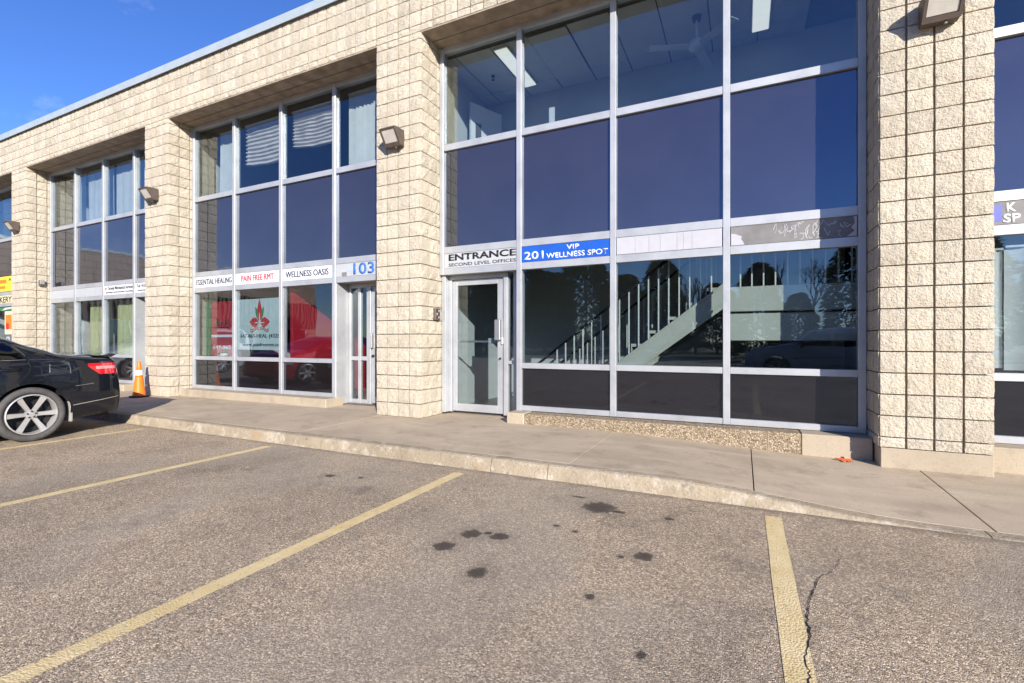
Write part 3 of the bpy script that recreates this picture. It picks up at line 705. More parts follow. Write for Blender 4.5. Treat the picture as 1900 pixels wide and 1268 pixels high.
# bay -1 signs (bakery)
t, a, b, y = sign('bakery_sign', -1, 2, M['cream_ink'], 'cream sign ending in the letters KERY at the left edge')
text('BAKERY', 'lettering', M['black_ink'], t, b-1.21, b-.03, 2.235, 2.41, y, .02)
win, lights, cx, _ = bays[-1]; a, b = lights[2]
t = empty('poster', (0, 0, 0), label='yellow poster with a small green tree above the bakery sign', cat='poster')
MB().box(a+.01, b-.02, .478, .486, 2.56, 2.99).build('sheet', M['yellow_ink'], t); MB().prism([(b-.30, 2.86), (b-.20, 2.95), (b-.10, 2.86)], 'y', .474, .478).build('print', M['green_ink'], t)
MB().box(a+.3, b-.42, .474, .478, 2.80, 2.90).build('print', M['orange_ink'], t); MB().box(a+.3, b-.5, .474, .478, 2.64, 2.72).build('print', M['orange_ink'], t)
t = empty('poster', (0, 0, 0), label='orange poster in the left edge window below the bakery sign', cat='poster')
MB().box(b-.53, b-.03, .478, .486, 1.32, 1.98).build('sheet', M['cream_ink'], t); MB().box(b-.47, b-.09, .474, .478, 1.46, 1.88).build('print', M['orange_ink'], t)
MB().lathe([(0, .470), (.10, .470), (.10, .474), (0, .474)], 'y', 16, (b-.34, 0, 1.55)).build('print', M['red_ink'], t)
t = empty('poster', (0, 0, 0), label='green and white banner in the window above the orange poster', cat='poster')
MB().box(a+.01, b-.03, .478, .486, 2.0, 2.10).build('sheet', M['green_ink'], t)
MB().prism([(b-.7, 2.01), (b-.08, 2.06), (b-.05, 2.09), (b-.5, 2.085)], 'y', .474, .478).build('print', M['white'], t)
t = empty('price_card', (0, 0, 0), label='small white card in the left edge window under the orange poster', cat='card')
MB().box(b-.42, b-.22, .478, .484, .95, 1.25).build('sheet', M['paper'], t); MB().box(b-.36, b-.29, .475, .478, 1.0, 1.2).build('print', M['black_ink'], t)

# vinyl lettering / lotus decal in bay 1, light 1
win, lights, cx, _ = bays[1]; a, b = lights[1]; yd = YF+.054
t = empty('window_decal', (0, 0, 0), label='pale green window decal with red lotus emblem and phone number', cat='decal')
MB().box(a+.01, b-.005, yd+.004, yd+.009, .95, 1.93).build('vinyl_sheet', M['decal'], t)
cxm = (a+b)/2+.02
def petal(pts, nm, mat, off): MB().prism(pts, 'y', yd+.001-off, yd+.0035).build(nm, mat, t)
def leafshape(cx0, cz0, ang, ln, wd, n=10):
    out = []
    for s_ in (1, -1):
        rng = range(n+1) if s_ == 1 else range(n-1, 0, -1)
        for i in rng:
            u = i/n; v = s_*wd*math.sin(math.pi*u**.85); c_, s2 = math.cos(ang), math.sin(ang); out.append((cx0+c_*ln*u-s2*v, cz0+s2*ln*u+c_*v))
    return out
zc = 1.50
petal(leafshape(cxm, zc, R(113), .30, .05), 'green_leaf', M['green_ink'], 0); petal(leafshape(cxm, zc, R(67), .30, .05), 'green_leaf', M['green_ink'], .0002)
petal(leafshape(cxm, zc, R(90), .42, .062), 'red_petal', M['red_ink'], .0006)
petal(leafshape(cxm-.02, zc-.03, R(176), .27, .095), 'red_petal', M['red_ink'], .0004); petal(leafshape(cxm+.02, zc-.03, R(4), .27, .095), 'red_petal', M['red_ink'], .0004)
petal(leafshape(cxm, zc-.02, R(90), .20, .013), 'white_ray', M['white'], .0012); petal(leafshape(cxm, zc-.03, R(180), .16, .009), 'white_ray', M['white'], .0012); petal(leafshape(cxm, zc-.03, R(0), .16, .009), 'white_ray', M['white'], .0012)
for k in range(3):
    for s_ in (1, -1):
        p = [(cxm+s_*(.015+.25*u/10), zc-.135-.035*k*.6+.03*math.sin(u/10*6.0)) for u in range(11)]
        m = MB(); vs = []
        for (x, z) in p: vs += [(x, yd-.0005, z-.006), (x, yd-.0005, z+.006)]
        m.add(vs, [(2*i, 2*i+1, 2*i+3, 2*i+2) for i in range(10)]); m.build('wave_line', M['navy_ink'] if k != 1 else M['orange_ink'], t)
text('647-865-HEAL (4325)', 'lettering', M['navy_ink'], t, a+.09, b-.02, 1.16, 1.255, yd+.0035, 0, heavy=.007)
text('www.painfreermt.co', 'lettering', M['navy_ink'], t, a+.15, b-.06, 1.0, 1.085, yd+.0035, 0, heavy=.007)
# red partition and red poster inside unit 103
box('red_partition', lights[2][0]+.02, lights[2][0]+.09, .62, 3.2, .03, 2.54, M['red_wall'], bld)
a0, b0 = lights[0]
t = empty('red_banner', (0, 0, 0), label='red banner with dark writing standing inside the ESSENTIAL HEALING window', cat='banner')
X0, X1 = -5.85, -5.02
MB().box(X0, X1, .66, .68, .75, 1.93).build('cloth', M['red_wall'], t); text('And', 'lettering', M['black_ink'], t, X0+.12, X0+.55, 1.38, 1.58, .66, .01)
MB().box(X0, X1, .655, .659, 1.20, 1.25).build('stripe', M['white'], t); text('647-865', 'lettering', M['white'], t, X0+.05, X0+.62, .95, 1.03, .66, .01)
MB().box(X0-.16, X0-.10, .64, .70, .735, 1.95).build('banner_pole', M['green_ink'], t)
def plant(x, y, z, lab, n=16, ln=.26):
    t = empty('potted_plant', (x, y, z), label=lab, cat='plant')
    MB().lathe([(0, 0), (.06, 0), (.085, .14), (.075, .14), (.07, .12), (0, .12)], 'z', 14).build('pot', M['pot'], t, smooth=True)
    for i in range(n):
        an = 2*math.pi*i/n+rnd.uniform(-.3, .3); tl = rnd.uniform(.5, 1.25); l = ln*rnd.uniform(.7, 1.15); wd = .022; vs = []
        for s_ in range(6):
            u = s_/5; r_ = l*math.cos(tl)*u+.02; h = .12+l*math.sin(tl)*u-.16*u*u*math.cos(tl); ww = wd*math.sin(math.pi*(.1+.9*u)**.8)+.001
            vs += [(r_*math.cos(an)-ww*math.sin(an), r_*math.sin(an)+ww*math.cos(an), h), (r_*math.cos(an)+ww*math.sin(an), r_*math.sin(an)-ww*math.cos(an), h)]
        MB().add(vs, [(2*k, 2*k+1, 2*k+3, 2*k+2) for k in range(5)]).build('leaf', M['leaf'], t)
ledge = box('window_ledge', P1[1]+.1, lights[2][1]-.03, .58, .92, .70, .735, M['wall_in'], bld)
plant(lights[2][1]-.14, .74, .735, 'spiky green potted plant on the ledge under WELLNESS OASIS'); plant(a0+.75, .60, .735, 'small leafy plant on the ledge under ESSENTIAL HEALING', 12, .18)

# ------------------------------------------------------------------ blinds
def vertical_blind(k, i, z0, z1, u0, u1, lab, mat='blind', y=.72, ang=25):
    win, lights, cx, _ = bays[k]; a, b = lights[i]; x0, x1 = a+(b-a)*u0, a+(b-a)*u1
    t = empty('vertical_blind', (x0, y, z0), label=lab, cat='blind', group='vertical blinds in the upper windows')
    n = max(2, int((x1-x0)/.085)); MB().box(0, x1-x0, -.02, .02, z1-z0, z1-z0+.04).build('head_rail', M['white'], t)
    sh = None
    for j in range(n):
        ln = z1-z0; me = MB().box(-.044, .044, -.001, .001, 0, ln-.005).mesh('slat') if sh is None else sh; sh = me
        if not me.materials: me.materials.append(M[mat])
        o = link('slat', me, None, t); o.location = (.045+.085*j+rnd.uniform(-.008, .008), 0, 0); o.rotation_euler = (rnd.uniform(-.012, .012), rnd.uniform(-.01, .01), R(ang+rnd.uniform(-14, 14)))
vertical_blind(1, 0, 4.1, 5.40, .38, .92, 'white vertical blind behind the upper window above ESSENTIAL HEALING')
vertical_blind(1, 3, 4.1, 5.44, .04, .95, 'white vertical blind in the upper window above number 103')
vertical_blind(0, 0, 4.1, 5.40, .45, 1.0, 'vertical blind in the leftmost upper light of the bay left of the cone')
vertical_blind(0, 1, 4.1, 5.40, .02, .98, 'vertical blind in the second upper light of the bay left of the cone', ang=8)
vertical_blind(0, 2, 4.1, 5.40, .02, .98, 'vertical blind in the third upper light of the bay left of the cone', ang=8)
vertical_blind(0, 3, 4.1, 5.40, .02, .98, 'vertical blind in the upper light next to the pier behind the cone', ang=8)
vertical_blind(0, 1, .75, 2.08, .05, .98, 'yellowish vertical blind in the middle ground floor window behind the black car', 'blind_y', ang=10)
vertical_blind(0, 2, .75, 2.08, .02, .98, 'yellowish vertical blind in the ground floor window under the mechanical services sign', 'blind_y', ang=10)
for i, lab in ((1, 'sagging pleated shade half drawn above PAIN FREE RMT'), (2, 'crumpled pleated shade half drawn above WELLNESS OASIS')):
    a, b = bays[1][1][i]; t = empty('pleated_shade', ((a+b)/2, .66, 4.75), label=lab, cat='shade', group='pleated shades in the upper windows')
    m = MB(); nx, nz_ = 14, 40; vs = []
    zt, zb = 5.36, (4.60 if i == 1 else 4.72)
    for j in range(nz_+1):
        for q in range(nx+1):
            u = q/nx; v = j/nz_; sag = .075*math.sin(math.pi*u)*v+(.09*(u-.3) if i == 2 else .05*(u-.3))*v
            zz = zt+(zb-zt)*v-4.75-sag*.6+.012*mnoise.noise((u*4, v*4, i)); yy = (.018 if j % 4 < 2 else -.018)+.02*mnoise.noise((u*5, v*6, i+3))
            vs.append(((u-.5)*(b-a-.12), yy, zz))
    m.add(vs, [(j*(nx+1)+q, j*(nx+1)+q+1, (j+1)*(nx+1)+q+1, (j+1)*(nx+1)+q) for j in range(nz_) for q in range(nx)]); m.build('pleats', M['shade'], t)
    MB().box(-(b-a-.1)/2, (b-a-.1)/2, -.03, .03, .61, .65).build('head_rail', M['white'], t)
# horizontal blind far left
a, b = bays[-1][1][2]; t = empty('slat_blind', (0, 0, 0), label='closed horizontal slat blind in the far left upper window', cat='blind')
sme = MB().box(a+.02, b-.02, .66, .69, 0, .004).mesh('slat'); sme.materials.append(M['blind'])
for j in range(28):
    o = link('slat', sme, None, t); o.location = (0, 0, 4.12+.045*j)
# curtains in the right-hand bay
a, b = bays[3][1][0]
for q, (u0, u1, zt_, lab) in enumerate(((a+.02, a+.20, 2.0, 'grey-white curtain panel at the right edge, hung beside the pier'), (a+.215, a+.95, 2.02, 'wider pale curtain panel at the far right edge of the view'))):
    t = empty('curtain', (u0, .62, .85), label=lab, cat='curtain', group='curtains in the right-hand window')
    m = MB(); n = 16; vs = []
    for j in range(9):
        for i in range(n+1):
            u = i/n; vs.append((u*(u1-u0), .03*math.sin(u*9+q)+.01*mnoise.noise((u*3, j*.6, q)), (zt_-.85)*j/8-(.02*q)*(1 if j == 0 else 0)))
    m.add(vs, [(j*(n+1)+i, j*(n+1)+i+1, (j+1)*(n+1)+i+1, (j+1)*(n+1)+i) for j in range(8) for i in range(n)]); m.build('cloth', M['blind'], t, smooth=True)
    MB().box(0, u1-u0, -.01, .01, zt_-.85, zt_-.83).build('curtain_rod', M['alu'], t)

# ------------------------------------------------------------------ staircase behind the glass
stc = empty('staircase', (2.8, 1.3, .03), label='pale green painted steel staircase with balusters behind the ground floor glass', cat='staircase')
def S3(x, y, z): return (x-2.8, y-1.3, z-.03)
def stz(x): return .834+(x-2.69)*.763     # top of stringer
for y0 in (.80, 1.86):
    pl = [(1.55, max(.03, stz(1.55)-.3)), (1.62, .03), (1.95, .03), (3.95, stz(3.95)-.29), (3.95, stz(3.95)), (1.62, stz(1.62)+.0)]
    pl = [(1.60, .03), (1.98, .03), (3.98, stz(3.98)-.29), (3.98, stz(3.98)), (1.63, max(.06, stz(1.63)))]
    m = MB().prism([(p[0]-2.8, p[1]-.03) for p in pl], 'y', y0-1.3, y0+.05-1.3); sg = m.build('stringer', M['stair'], stc)
    m = MB()
    for off in (0, -.235):   # flange lines
        q = [S3(1.99, y0-.02, stz(1.99)+off-.012), S3(3.97, y0-.02, stz(3.97)+off-.012)]
        A = [(q[0][0], q[0][1], q[0][2]), (q[1][0], q[1][1], q[1][2]), (q[1][0], q[1][1], q[1][2]+.03), (q[0][0], q[0][1], q[0][2]+.03)]
        m.add(A+[(p[0], p[1]+.018, p[2]) for p in A], [(0, 1, 2, 3), (4, 5, 6, 7), (0, 1, 5, 4), (1, 2, 6, 5), (2, 3, 7, 6), (3, 0, 4, 7)])
    m.build('flange', M['stair'], stc)
for i in range(10):
    x = 1.66+.233*i; z = .2+.176*i
    box('tread', x-2.8, x+.25-2.8, .852-1.3, 1.858-1.3, z-.03-.04, z-.03, M['stair'], stc)
    if i: box('riser', x-2.8, x+.012-2.8, .853-1.3, 1.857-1.3, z-.176-.03, z-.031-.041, M['stair'], stc)
box('landing', 3.985-2.8, 5.33-2.8, .86-1.3, 2.3-1.3, 1.70-.03, 1.76-.03, M['stair'], stc)
box('fascia', 3.985-2.8, 5.33-2.8, .80-1.3, .856-1.3, 1.475-.03, 1.775-.03, M['stair'], stc, bevel=.006)
box('fascia', 3.985-2.8, 5.33-2.8, .83-1.3, .88-1.3, 1.12-.03, 1.45-.03, M['stair'], stc, bevel=.006)
bal = MB().box(-.008, .008, -.008, .008, 0, .87).mesh('baluster'); bal.materials.append(M['stair_white'])
for y0 in (.825, 1.885):
    for i in range(17):
        x = 1.78+.128*i; o = link('baluster', bal, None, stc); o.location = S3(x, y0, stz(x)-.01)
    MB().tube([S3(1.40, y0, stz(1.40)+.87), S3(3.95, y0, stz(3.95)+.87)], .019, 8).build('handrail', M['black_ink'], stc, smooth=True)
for i in range(11):
    o = link('baluster', bal, None, stc); o.location = S3(4.03+.125*i, .825, 1.77)
MB().tube([S3(3.95, .825, 2.64), S3(5.32, .825, 2.64)], .019, 8).build('handrail', M['black_ink'], stc, smooth=True)
box('stair_back_wall', P2[1]+.0, P3[0]+.2, 3.0, 3.1, .03, 2.8, M['wall_in'], bld)
# upper room furniture of bay 2
def strip_light(x, y0, y1, lab):
    t = empty('ceiling_light', (x, y0, 5.46), label=lab, cat='ceiling light', group='fluorescent ceiling lights')
    MB().box(-.11, .11, 0, y1-y0, 0, .03).build('fixture_body', M['white'], t); MB().box(-.10, .10, .02, y1-y0-.02, -.012, 0).build('diffuser', M['lightpanel'], t)
strip_light(.93, .68, 1.84, 'fluorescent ceiling light seen through the upper left light above ENTRANCE')
strip_light(4.40, .75, 1.90, 'fluorescent ceiling light seen through the upper right light')
fan = empty('ceiling_fan', (3.62, 1.25, 5.48), label='white ceiling fan in the upper room behind the third window light', cat='fan')
MB().tube([(0, 0, 0), (0, 0, -.32)], .014, 8).build('down_rod', M['white'], fan); MB().lathe([(0, .02), (.06, .02), (.05, -.05), (0, -.05)], 'z', 14).build('canopy', M['bronze'], fan)
MB().lathe([(0, -.30), (.07, -.31), (.11, -.36), (.10, -.42), (.04, -.45), (0, -.45)], 'z', 18).build('motor', M['white'], fan, smooth=True)
for i in range(3):
    an = R(200+120*i); bl_ = MB().box(.10, .62, -.065, .065, -.39, -.382).build('blade', M['white'], fan, bevel=.003); bl_.rotation_euler = (0, 0, an)
idr = empty('inner_door', (.02, 1.35, 3.06), rz=R(69), label='open white door inside the upper room at the left', cat='door')
MB().box(0, .7, -.02, .02, 0, 2.1).build('door_leaf', M['white'], idr); MB().box(.10, .22, -.03, -.021, 1.35, 1.78).build('door_window', M['dark_in'], idr)
box('exit_board', 1.43, 1.52, 1.4, 1.42, 3.06, 4.79, M['white'], bld)
spk = empty('sprinkler', (.47, 1.33, 5.49), label='small dark sprinkler head on the upper room ceiling', cat='sprinkler')
MB().lathe([(0, 0), (.03, 0), (.03, -.02), (.01, -.03), (.01, -.06), (.03, -.07), (0, -.07)], 'z', 10).build('head', M['darkmetal'], spk)

# ------------------------------------------------------------------ traffic cone and leaf
cn = empty('traffic_cone', (-6.665, -.275, 0), label='orange traffic cone with white band standing before the block pier', cat='traffic cone')
MB().lathe([(0, .0), (.168, .0), (.172, .012), (.168, .03), (.12, .035), (0, .035)], 'z', 8).build('base_plate', M['rubber'], cn)
def cr_(h): return .110-(.110-.026)*(h-.035)/(.72-.035)
MB().lathe([(cr_(h)+.0, h) for h in (.035, .1, .2, .3, .4, .44)]+[(cr_(.44)+.003, .44)], 'z', 28).build('lower_body', M['cone'], cn, smooth=True)
MB().lathe([(cr_(.44)+.003, .44), (cr_(.54)+.003, .54)], 'z', 28).build('reflective_band', M['cone_white'], cn, smooth=True)
MB().lathe([(cr_(.54)+.003, .54), (cr_(.54), .541), (cr_(.65), .65), (.030, .71), (.022, .72), (.018, .72), (.018, .6)], 'z', 28).build('upper_body', M['cone'], cn, smooth=True)
lf = MB(); pl = []
for i in range(30):
    t_ = 2*math.pi*i/30; r_ = .055*(1+.45*math.cos(5*t_)+.15*math.cos(15*t_)); pl.append((r_*math.cos(t_), r_*math.sin(t_)))
vs = [(0, 0, .02)]+[(x, y, .012+.02*mnoise.noise((x*30, y*30, 1))+.25*(x*x+y*y)**.5*.3) for x, y in pl]
lf.add(vs+[(v[0], v[1], v[2]-.0015) for v in vs], [(0, 1+i, 1+(i+1) % 30) for i in range(30)]+[(31, 32+(i+1) % 30, 32+i) for i in range(30)]); lf.tube([(0, 0, .02), (-.06, .03, .03)], .0025, 5)
lfo = lf.build('maple_leaf', M['maple']); lfo.location = (5.10, .10, walk_z(5.1, .1)); lfo.rotation_euler = (.12, -.1, .6); tag(lfo, 'fallen orange maple leaf on the sidewalk at the corner of the right pier', 'leaf')
# ------------------------------------------------------------------ vehicles
def lerp_tab(tab, x):
    if x <= tab[0][0]: return tab[0][1]
    for (a, va), (b, vb) in zip(tab, tab[1:]):
        if x <= b:
            t = (x-a)/(b-a); t = t*t*(3-2*t)*.5+t*.5; return va+(vb-va)*t
    return tab[-1][1]
class Car:
    def __init__(s, top, belt, plan, bot, axles, r, hw, e=.7, arch=None):
        s.top, s.belt, s.plan, s.bot, s.axles, s.r, s.hw, s.e = top, belt, plan, bot, axles, r, hw, e; s.arch = arch or r+.045
    def zt(s, x): return lerp_tab(s.top, x)
    def zbelt(s, x): return min(lerp_tab(s.belt, x), s.zt(x)-.004)
    def wp(s, x): return lerp_tab(s.plan, x)*s.hw
    def zb(s, x):
        z = lerp_tab(s.bot, x)
        for a in s.axles:
            d = abs(x-a)
            if d < s.arch: z = max(z, s.r+math.sqrt(s.arch**2-d*d)*1.0)
        return min(z, s.zbelt(x)-.02)
    def g(s, z, x):
        lo = lerp_tab(s.bot, x); t = max(0, min(1, (z-lo)/(s.zbelt(x)-lo+1e-6)))
        return lerp_tab([(0, .945), (.18, .985), (.45, 1.0), (.72, .992), (.90, .972), (1, .945)], t)
    def side(s, x, z):
        zb = s.zbelt(x)
        if z <= zb: return s.wp(x)*s.g(z, x)
        q = min(1, (z-zb)/max(1e-6, s.zt(x)-zb)); sa = q**(1/s.e); return s.wp(x)*.945*max(0, 1-sa*sa)**(s.e/2)
    def shell(s, name, mat, parent):
        x0, x1 = s.top[0][0], s.top[-1][0]; xs = set()
        n = 70
        for i in range(n+1): xs.add(round(x0+(x1-x0)*i/n, 4))
        for a in s.axles:
            for k in range(25): xs.add(round(a-s.arch*math.cos(math.pi*k/24), 4))
        for k in range(8): xs.add(round(x0+.02*k, 4)); xs.add(round(x1-.02*k, 4))
        xs = sorted(xs); nr, na = 10, 12; rows = []
        for x in xs:
            lo, bz, tz = s.zb(x), s.zbelt(x), s.zt(x); r = []
            for k in range(nr+1):
                z = lo+(bz-lo)*k/nr; r.append((s.side(x, z), z))
            for k in range(1, na+1):
                a = math.pi/2*k/na; r.append((s.wp(x)*.945*max(0, math.cos(a))**s.e, bz+(tz-bz)*math.sin(a)**s.e))
            full = [(x, y, z) for y, z in r]+[(x, -y, z) for y, z in r[-2::-1]]; rows.append(full)
        q = len(rows[0]); m = MB(); m.add([p for r in rows for p in r], [(i*q+j, i*q+j+1, (i+1)*q+j+1, (i+1)*q+j) for i in range(len(rows)-1) for j in range(q-1)])
        m.add(rows[0], [tuple(range(q))]); m.add(rows[-1], [tuple(range(q))[::-1]])
        me = m.mesh(name); bm = bmesh.new(); bm.from_mesh(me); bmesh.ops.remove_doubles(bm, verts=bm.verts[:], dist=.0004); bmesh.ops.recalc_face_normals(bm, faces=bm.faces[:]); bm.to_mesh(me); bm.free()
        auto_smooth(me, 40); return link(name, me, mat, parent)
    def patch(s, name, mat, parent, xa, xb, lo, hi, sgn, off=.004, nx=14, nz=6, th=.006):
        m = MB(); vs = []
        for i in range(nx+1):
            x = xa+(xb-xa)*i/nx
            for j in range(nz+1):
                z = lo(x)+(hi(x)-lo(x))*j/nz; vs.append((x, sgn*(s.side(x, z)+off), z))
        N = nz+1; fs = [(i*N+j, i*N+j+1, (i+1)*N+j+1, (i+1)*N+j) for i in range(nx) for j in range(nz)]
        m.add(vs, fs); ring = [(i*N) for i in range(nx+1)]+[nx*N+j for j in range(1, N)]+[i*N+nz for i in range(nx-1, -1, -1)]+[j for j in range(nz-1, 0, -1)]
        q = len(ring); m.add([vs[i] for i in ring]+[(vs[i][0], vs[i][1]-sgn*th, vs[i][2]) for i in ring], [(i, (i+1) % q, q+(i+1) % q, q+i) for i in range(q)])
        me = m.mesh(name); auto_smooth(me, 50); return link(name, me, mat, parent)
    def line(s, name, mat, parent, pts, sgn, wd=.004, off=.003):
        m = MB(); P = [(x, sgn*(s.side(x, z)+off), z) for x, z in pts]; m.tube(P, wd, 5); return m.build(name, mat, parent)
    def screen(s, name, mat, parent, xa, xb, a0=42, off=.004, n=12):
        """front or rear screen on the top surface"""
        m = MB(); vs = []; na = 16
        for i in range(n+1):
            x = xa+(xb-xa)*i/n; bz, tz = s.zbelt(x), s.zt(x)
            for k in range(na+1):
                a = R(a0+(180-2*a0)*k/na); ca = math.cos(a); y = s.wp(x)*.945*abs(ca)**s.e*(1 if ca > 0 else -1); z = bz+(tz-bz)*math.sin(a)**s.e
                vs.append((x, y*1.005, z+off))
        m.add(vs, [(i*(na+1)+k, i*(na+1)+k+1, (i+1)*(na+1)+k+1, (i+1)*(na+1)+k) for i in range(n) for k in range(na)])
        me = m.mesh(name); me.shade_smooth(); return link(name, me, mat, parent)
def wheel(parent, x, y, sgn, r, style=6):
    t = bpy.data.objects.new('wheel', MB().lathe([(0, .06), (r*.70, .06), (r*.70, .02), (r*.5, .012), (r*.48, .03), (0, .03)], 'y', 32).mesh('wheel', mat=M['darkmetal'])); COL.objects.link(t); t.parent = parent
    t.location = (x, y, r); t.scale = (1, -sgn, 1)      # local -y is outward
    rr = r*.745
    MB().lathe([(rr, .08), (rr*1.02, -.075), (r*.82, -.098), (r*.90, -.100), (r*.965, -.088), (r, -.06), (r*1.004, 0), (r, .06), (r*.96, .09), (rr, .08)], 'y', 48).build('tyre', M['tyre'], t, smooth=True)
    rim = MB().lathe([(rr*1.01, -.07), (rr*1.0, -.088), (rr*.955, -.092), (rr*.93, -.075), (rr*.90, -.02), (rr*.92, .05)], 'y', 48)
    hub = rr*.23
    rim.lathe([(0, -.078), (hub*.45, -.078), (hub*.5, -.070), (hub, -.066), (hub*1.05, -.02)], 'y', 24)
    for k in range(style):
        an = 2*math.pi*k/style+math.pi/style*(0 if style == 6 else 1); c_, s_ = math.cos(an), math.sin(an); q = []
        for (rad, wd, d) in ((hub*.85, hub*.42, -.064), (rr*.55, hub*.46, -.072), (rr*.96, hub*(.60 if style == 6 else .38), -.082)):
            for (w_, dd) in ((-wd, .020), (-wd*.8, 0), (wd*.8, 0), (wd, .020)): q.append((rad*c_-w_*s_, d+dd, rad*s_+w_*c_))
        rim.add(q, [(i*4+j, i*4+j+1, (i+1)*4+j+1, (i+1)*4+j) for i in range(2) for j in range(3)])
    me = rim.mesh('rim'); auto_smooth(me, 35); link('rim', me, M['rim'], t)
    for k in range(5):
        an = 2*math.pi*k/5+.3; MB().lathe([(0, -.082), (.009, -.082), (.010, -.06)], 'y', 8, (hub*.72*math.cos(an), 0, hub*.72*math.sin(an))).build('lug_nut', M['darkmetal'], t)
    return t
def underbody(c, parent, xa, xb, zt=.55):
    m = MB().box(xa, xb, -c.hw*.70, c.hw*.70, .20, zt); m.build('underbody', M['rubber'], parent)
    for a in c.axles:
        for sg in (1, -1):
            m = MB(); vs = []
            for k in range(13):
                t_ = math.pi*k/12; vs += [(a+c.arch*1.04*math.cos(t_), sg*c.hw*.55, c.r+c.arch*1.04*math.sin(t_)), (a+c.arch*1.04*math.cos(t_), sg*c.hw*.955, c.r+c.arch*1.04*math.sin(t_))]
            m.add(vs, [(2*i, 2*i+1, 2*i+3, 2*i+2) for i in range(12)]); m.build('wheel_liner', M['rubber'], parent)
SEDAN_TOP = [(-1.03, .50), (-1.02, .62), (-.995, .74), (-.965, .88), (-.935, 1.0), (-.905, 1.058), (-.86, 1.062), (-.7, 1.055), (-.5, 1.068), (-.34, 1.09), (-.1, 1.19), (.2, 1.325), (.45, 1.405), (.8, 1.45), (1.3, 1.46), (1.7, 1.43), (2.0, 1.34), (2.4, 1.15), (2.66, 1.03), (3.0, .985), (3.4, .88), (3.62, .74), (3.72, .60), (3.745, .48)]
SEDAN_BELT = [(-1.03, .46), (-1.01, .56), (-.98, .70), (-.95, .84), (-.91, .925), (-.8, .955), (-.5, .985), (0, 1.0), (.6, .985), (1.5, .955), (2.4, .93), (3.0, .87), (3.4, .77), (3.65, .62), (3.745, .46)]
SEDAN_PLAN = [(-1.03, .72), (-1.01, .80), (-.97, .865), (-.88, .925), (-.7, .965), (-.4, .992), (0, 1.0), (2.0, 1.0), (2.8, .99), (3.2, .955), (3.5, .87), (3.66, .76), (3.745, .58)]
SEDAN_BOT = [(-1.03, .34), (-.95, .27), (-.45, .225), (.5, .19), (2.2, .19), (3.1, .19), (3.6, .21), (3.745, .28)]
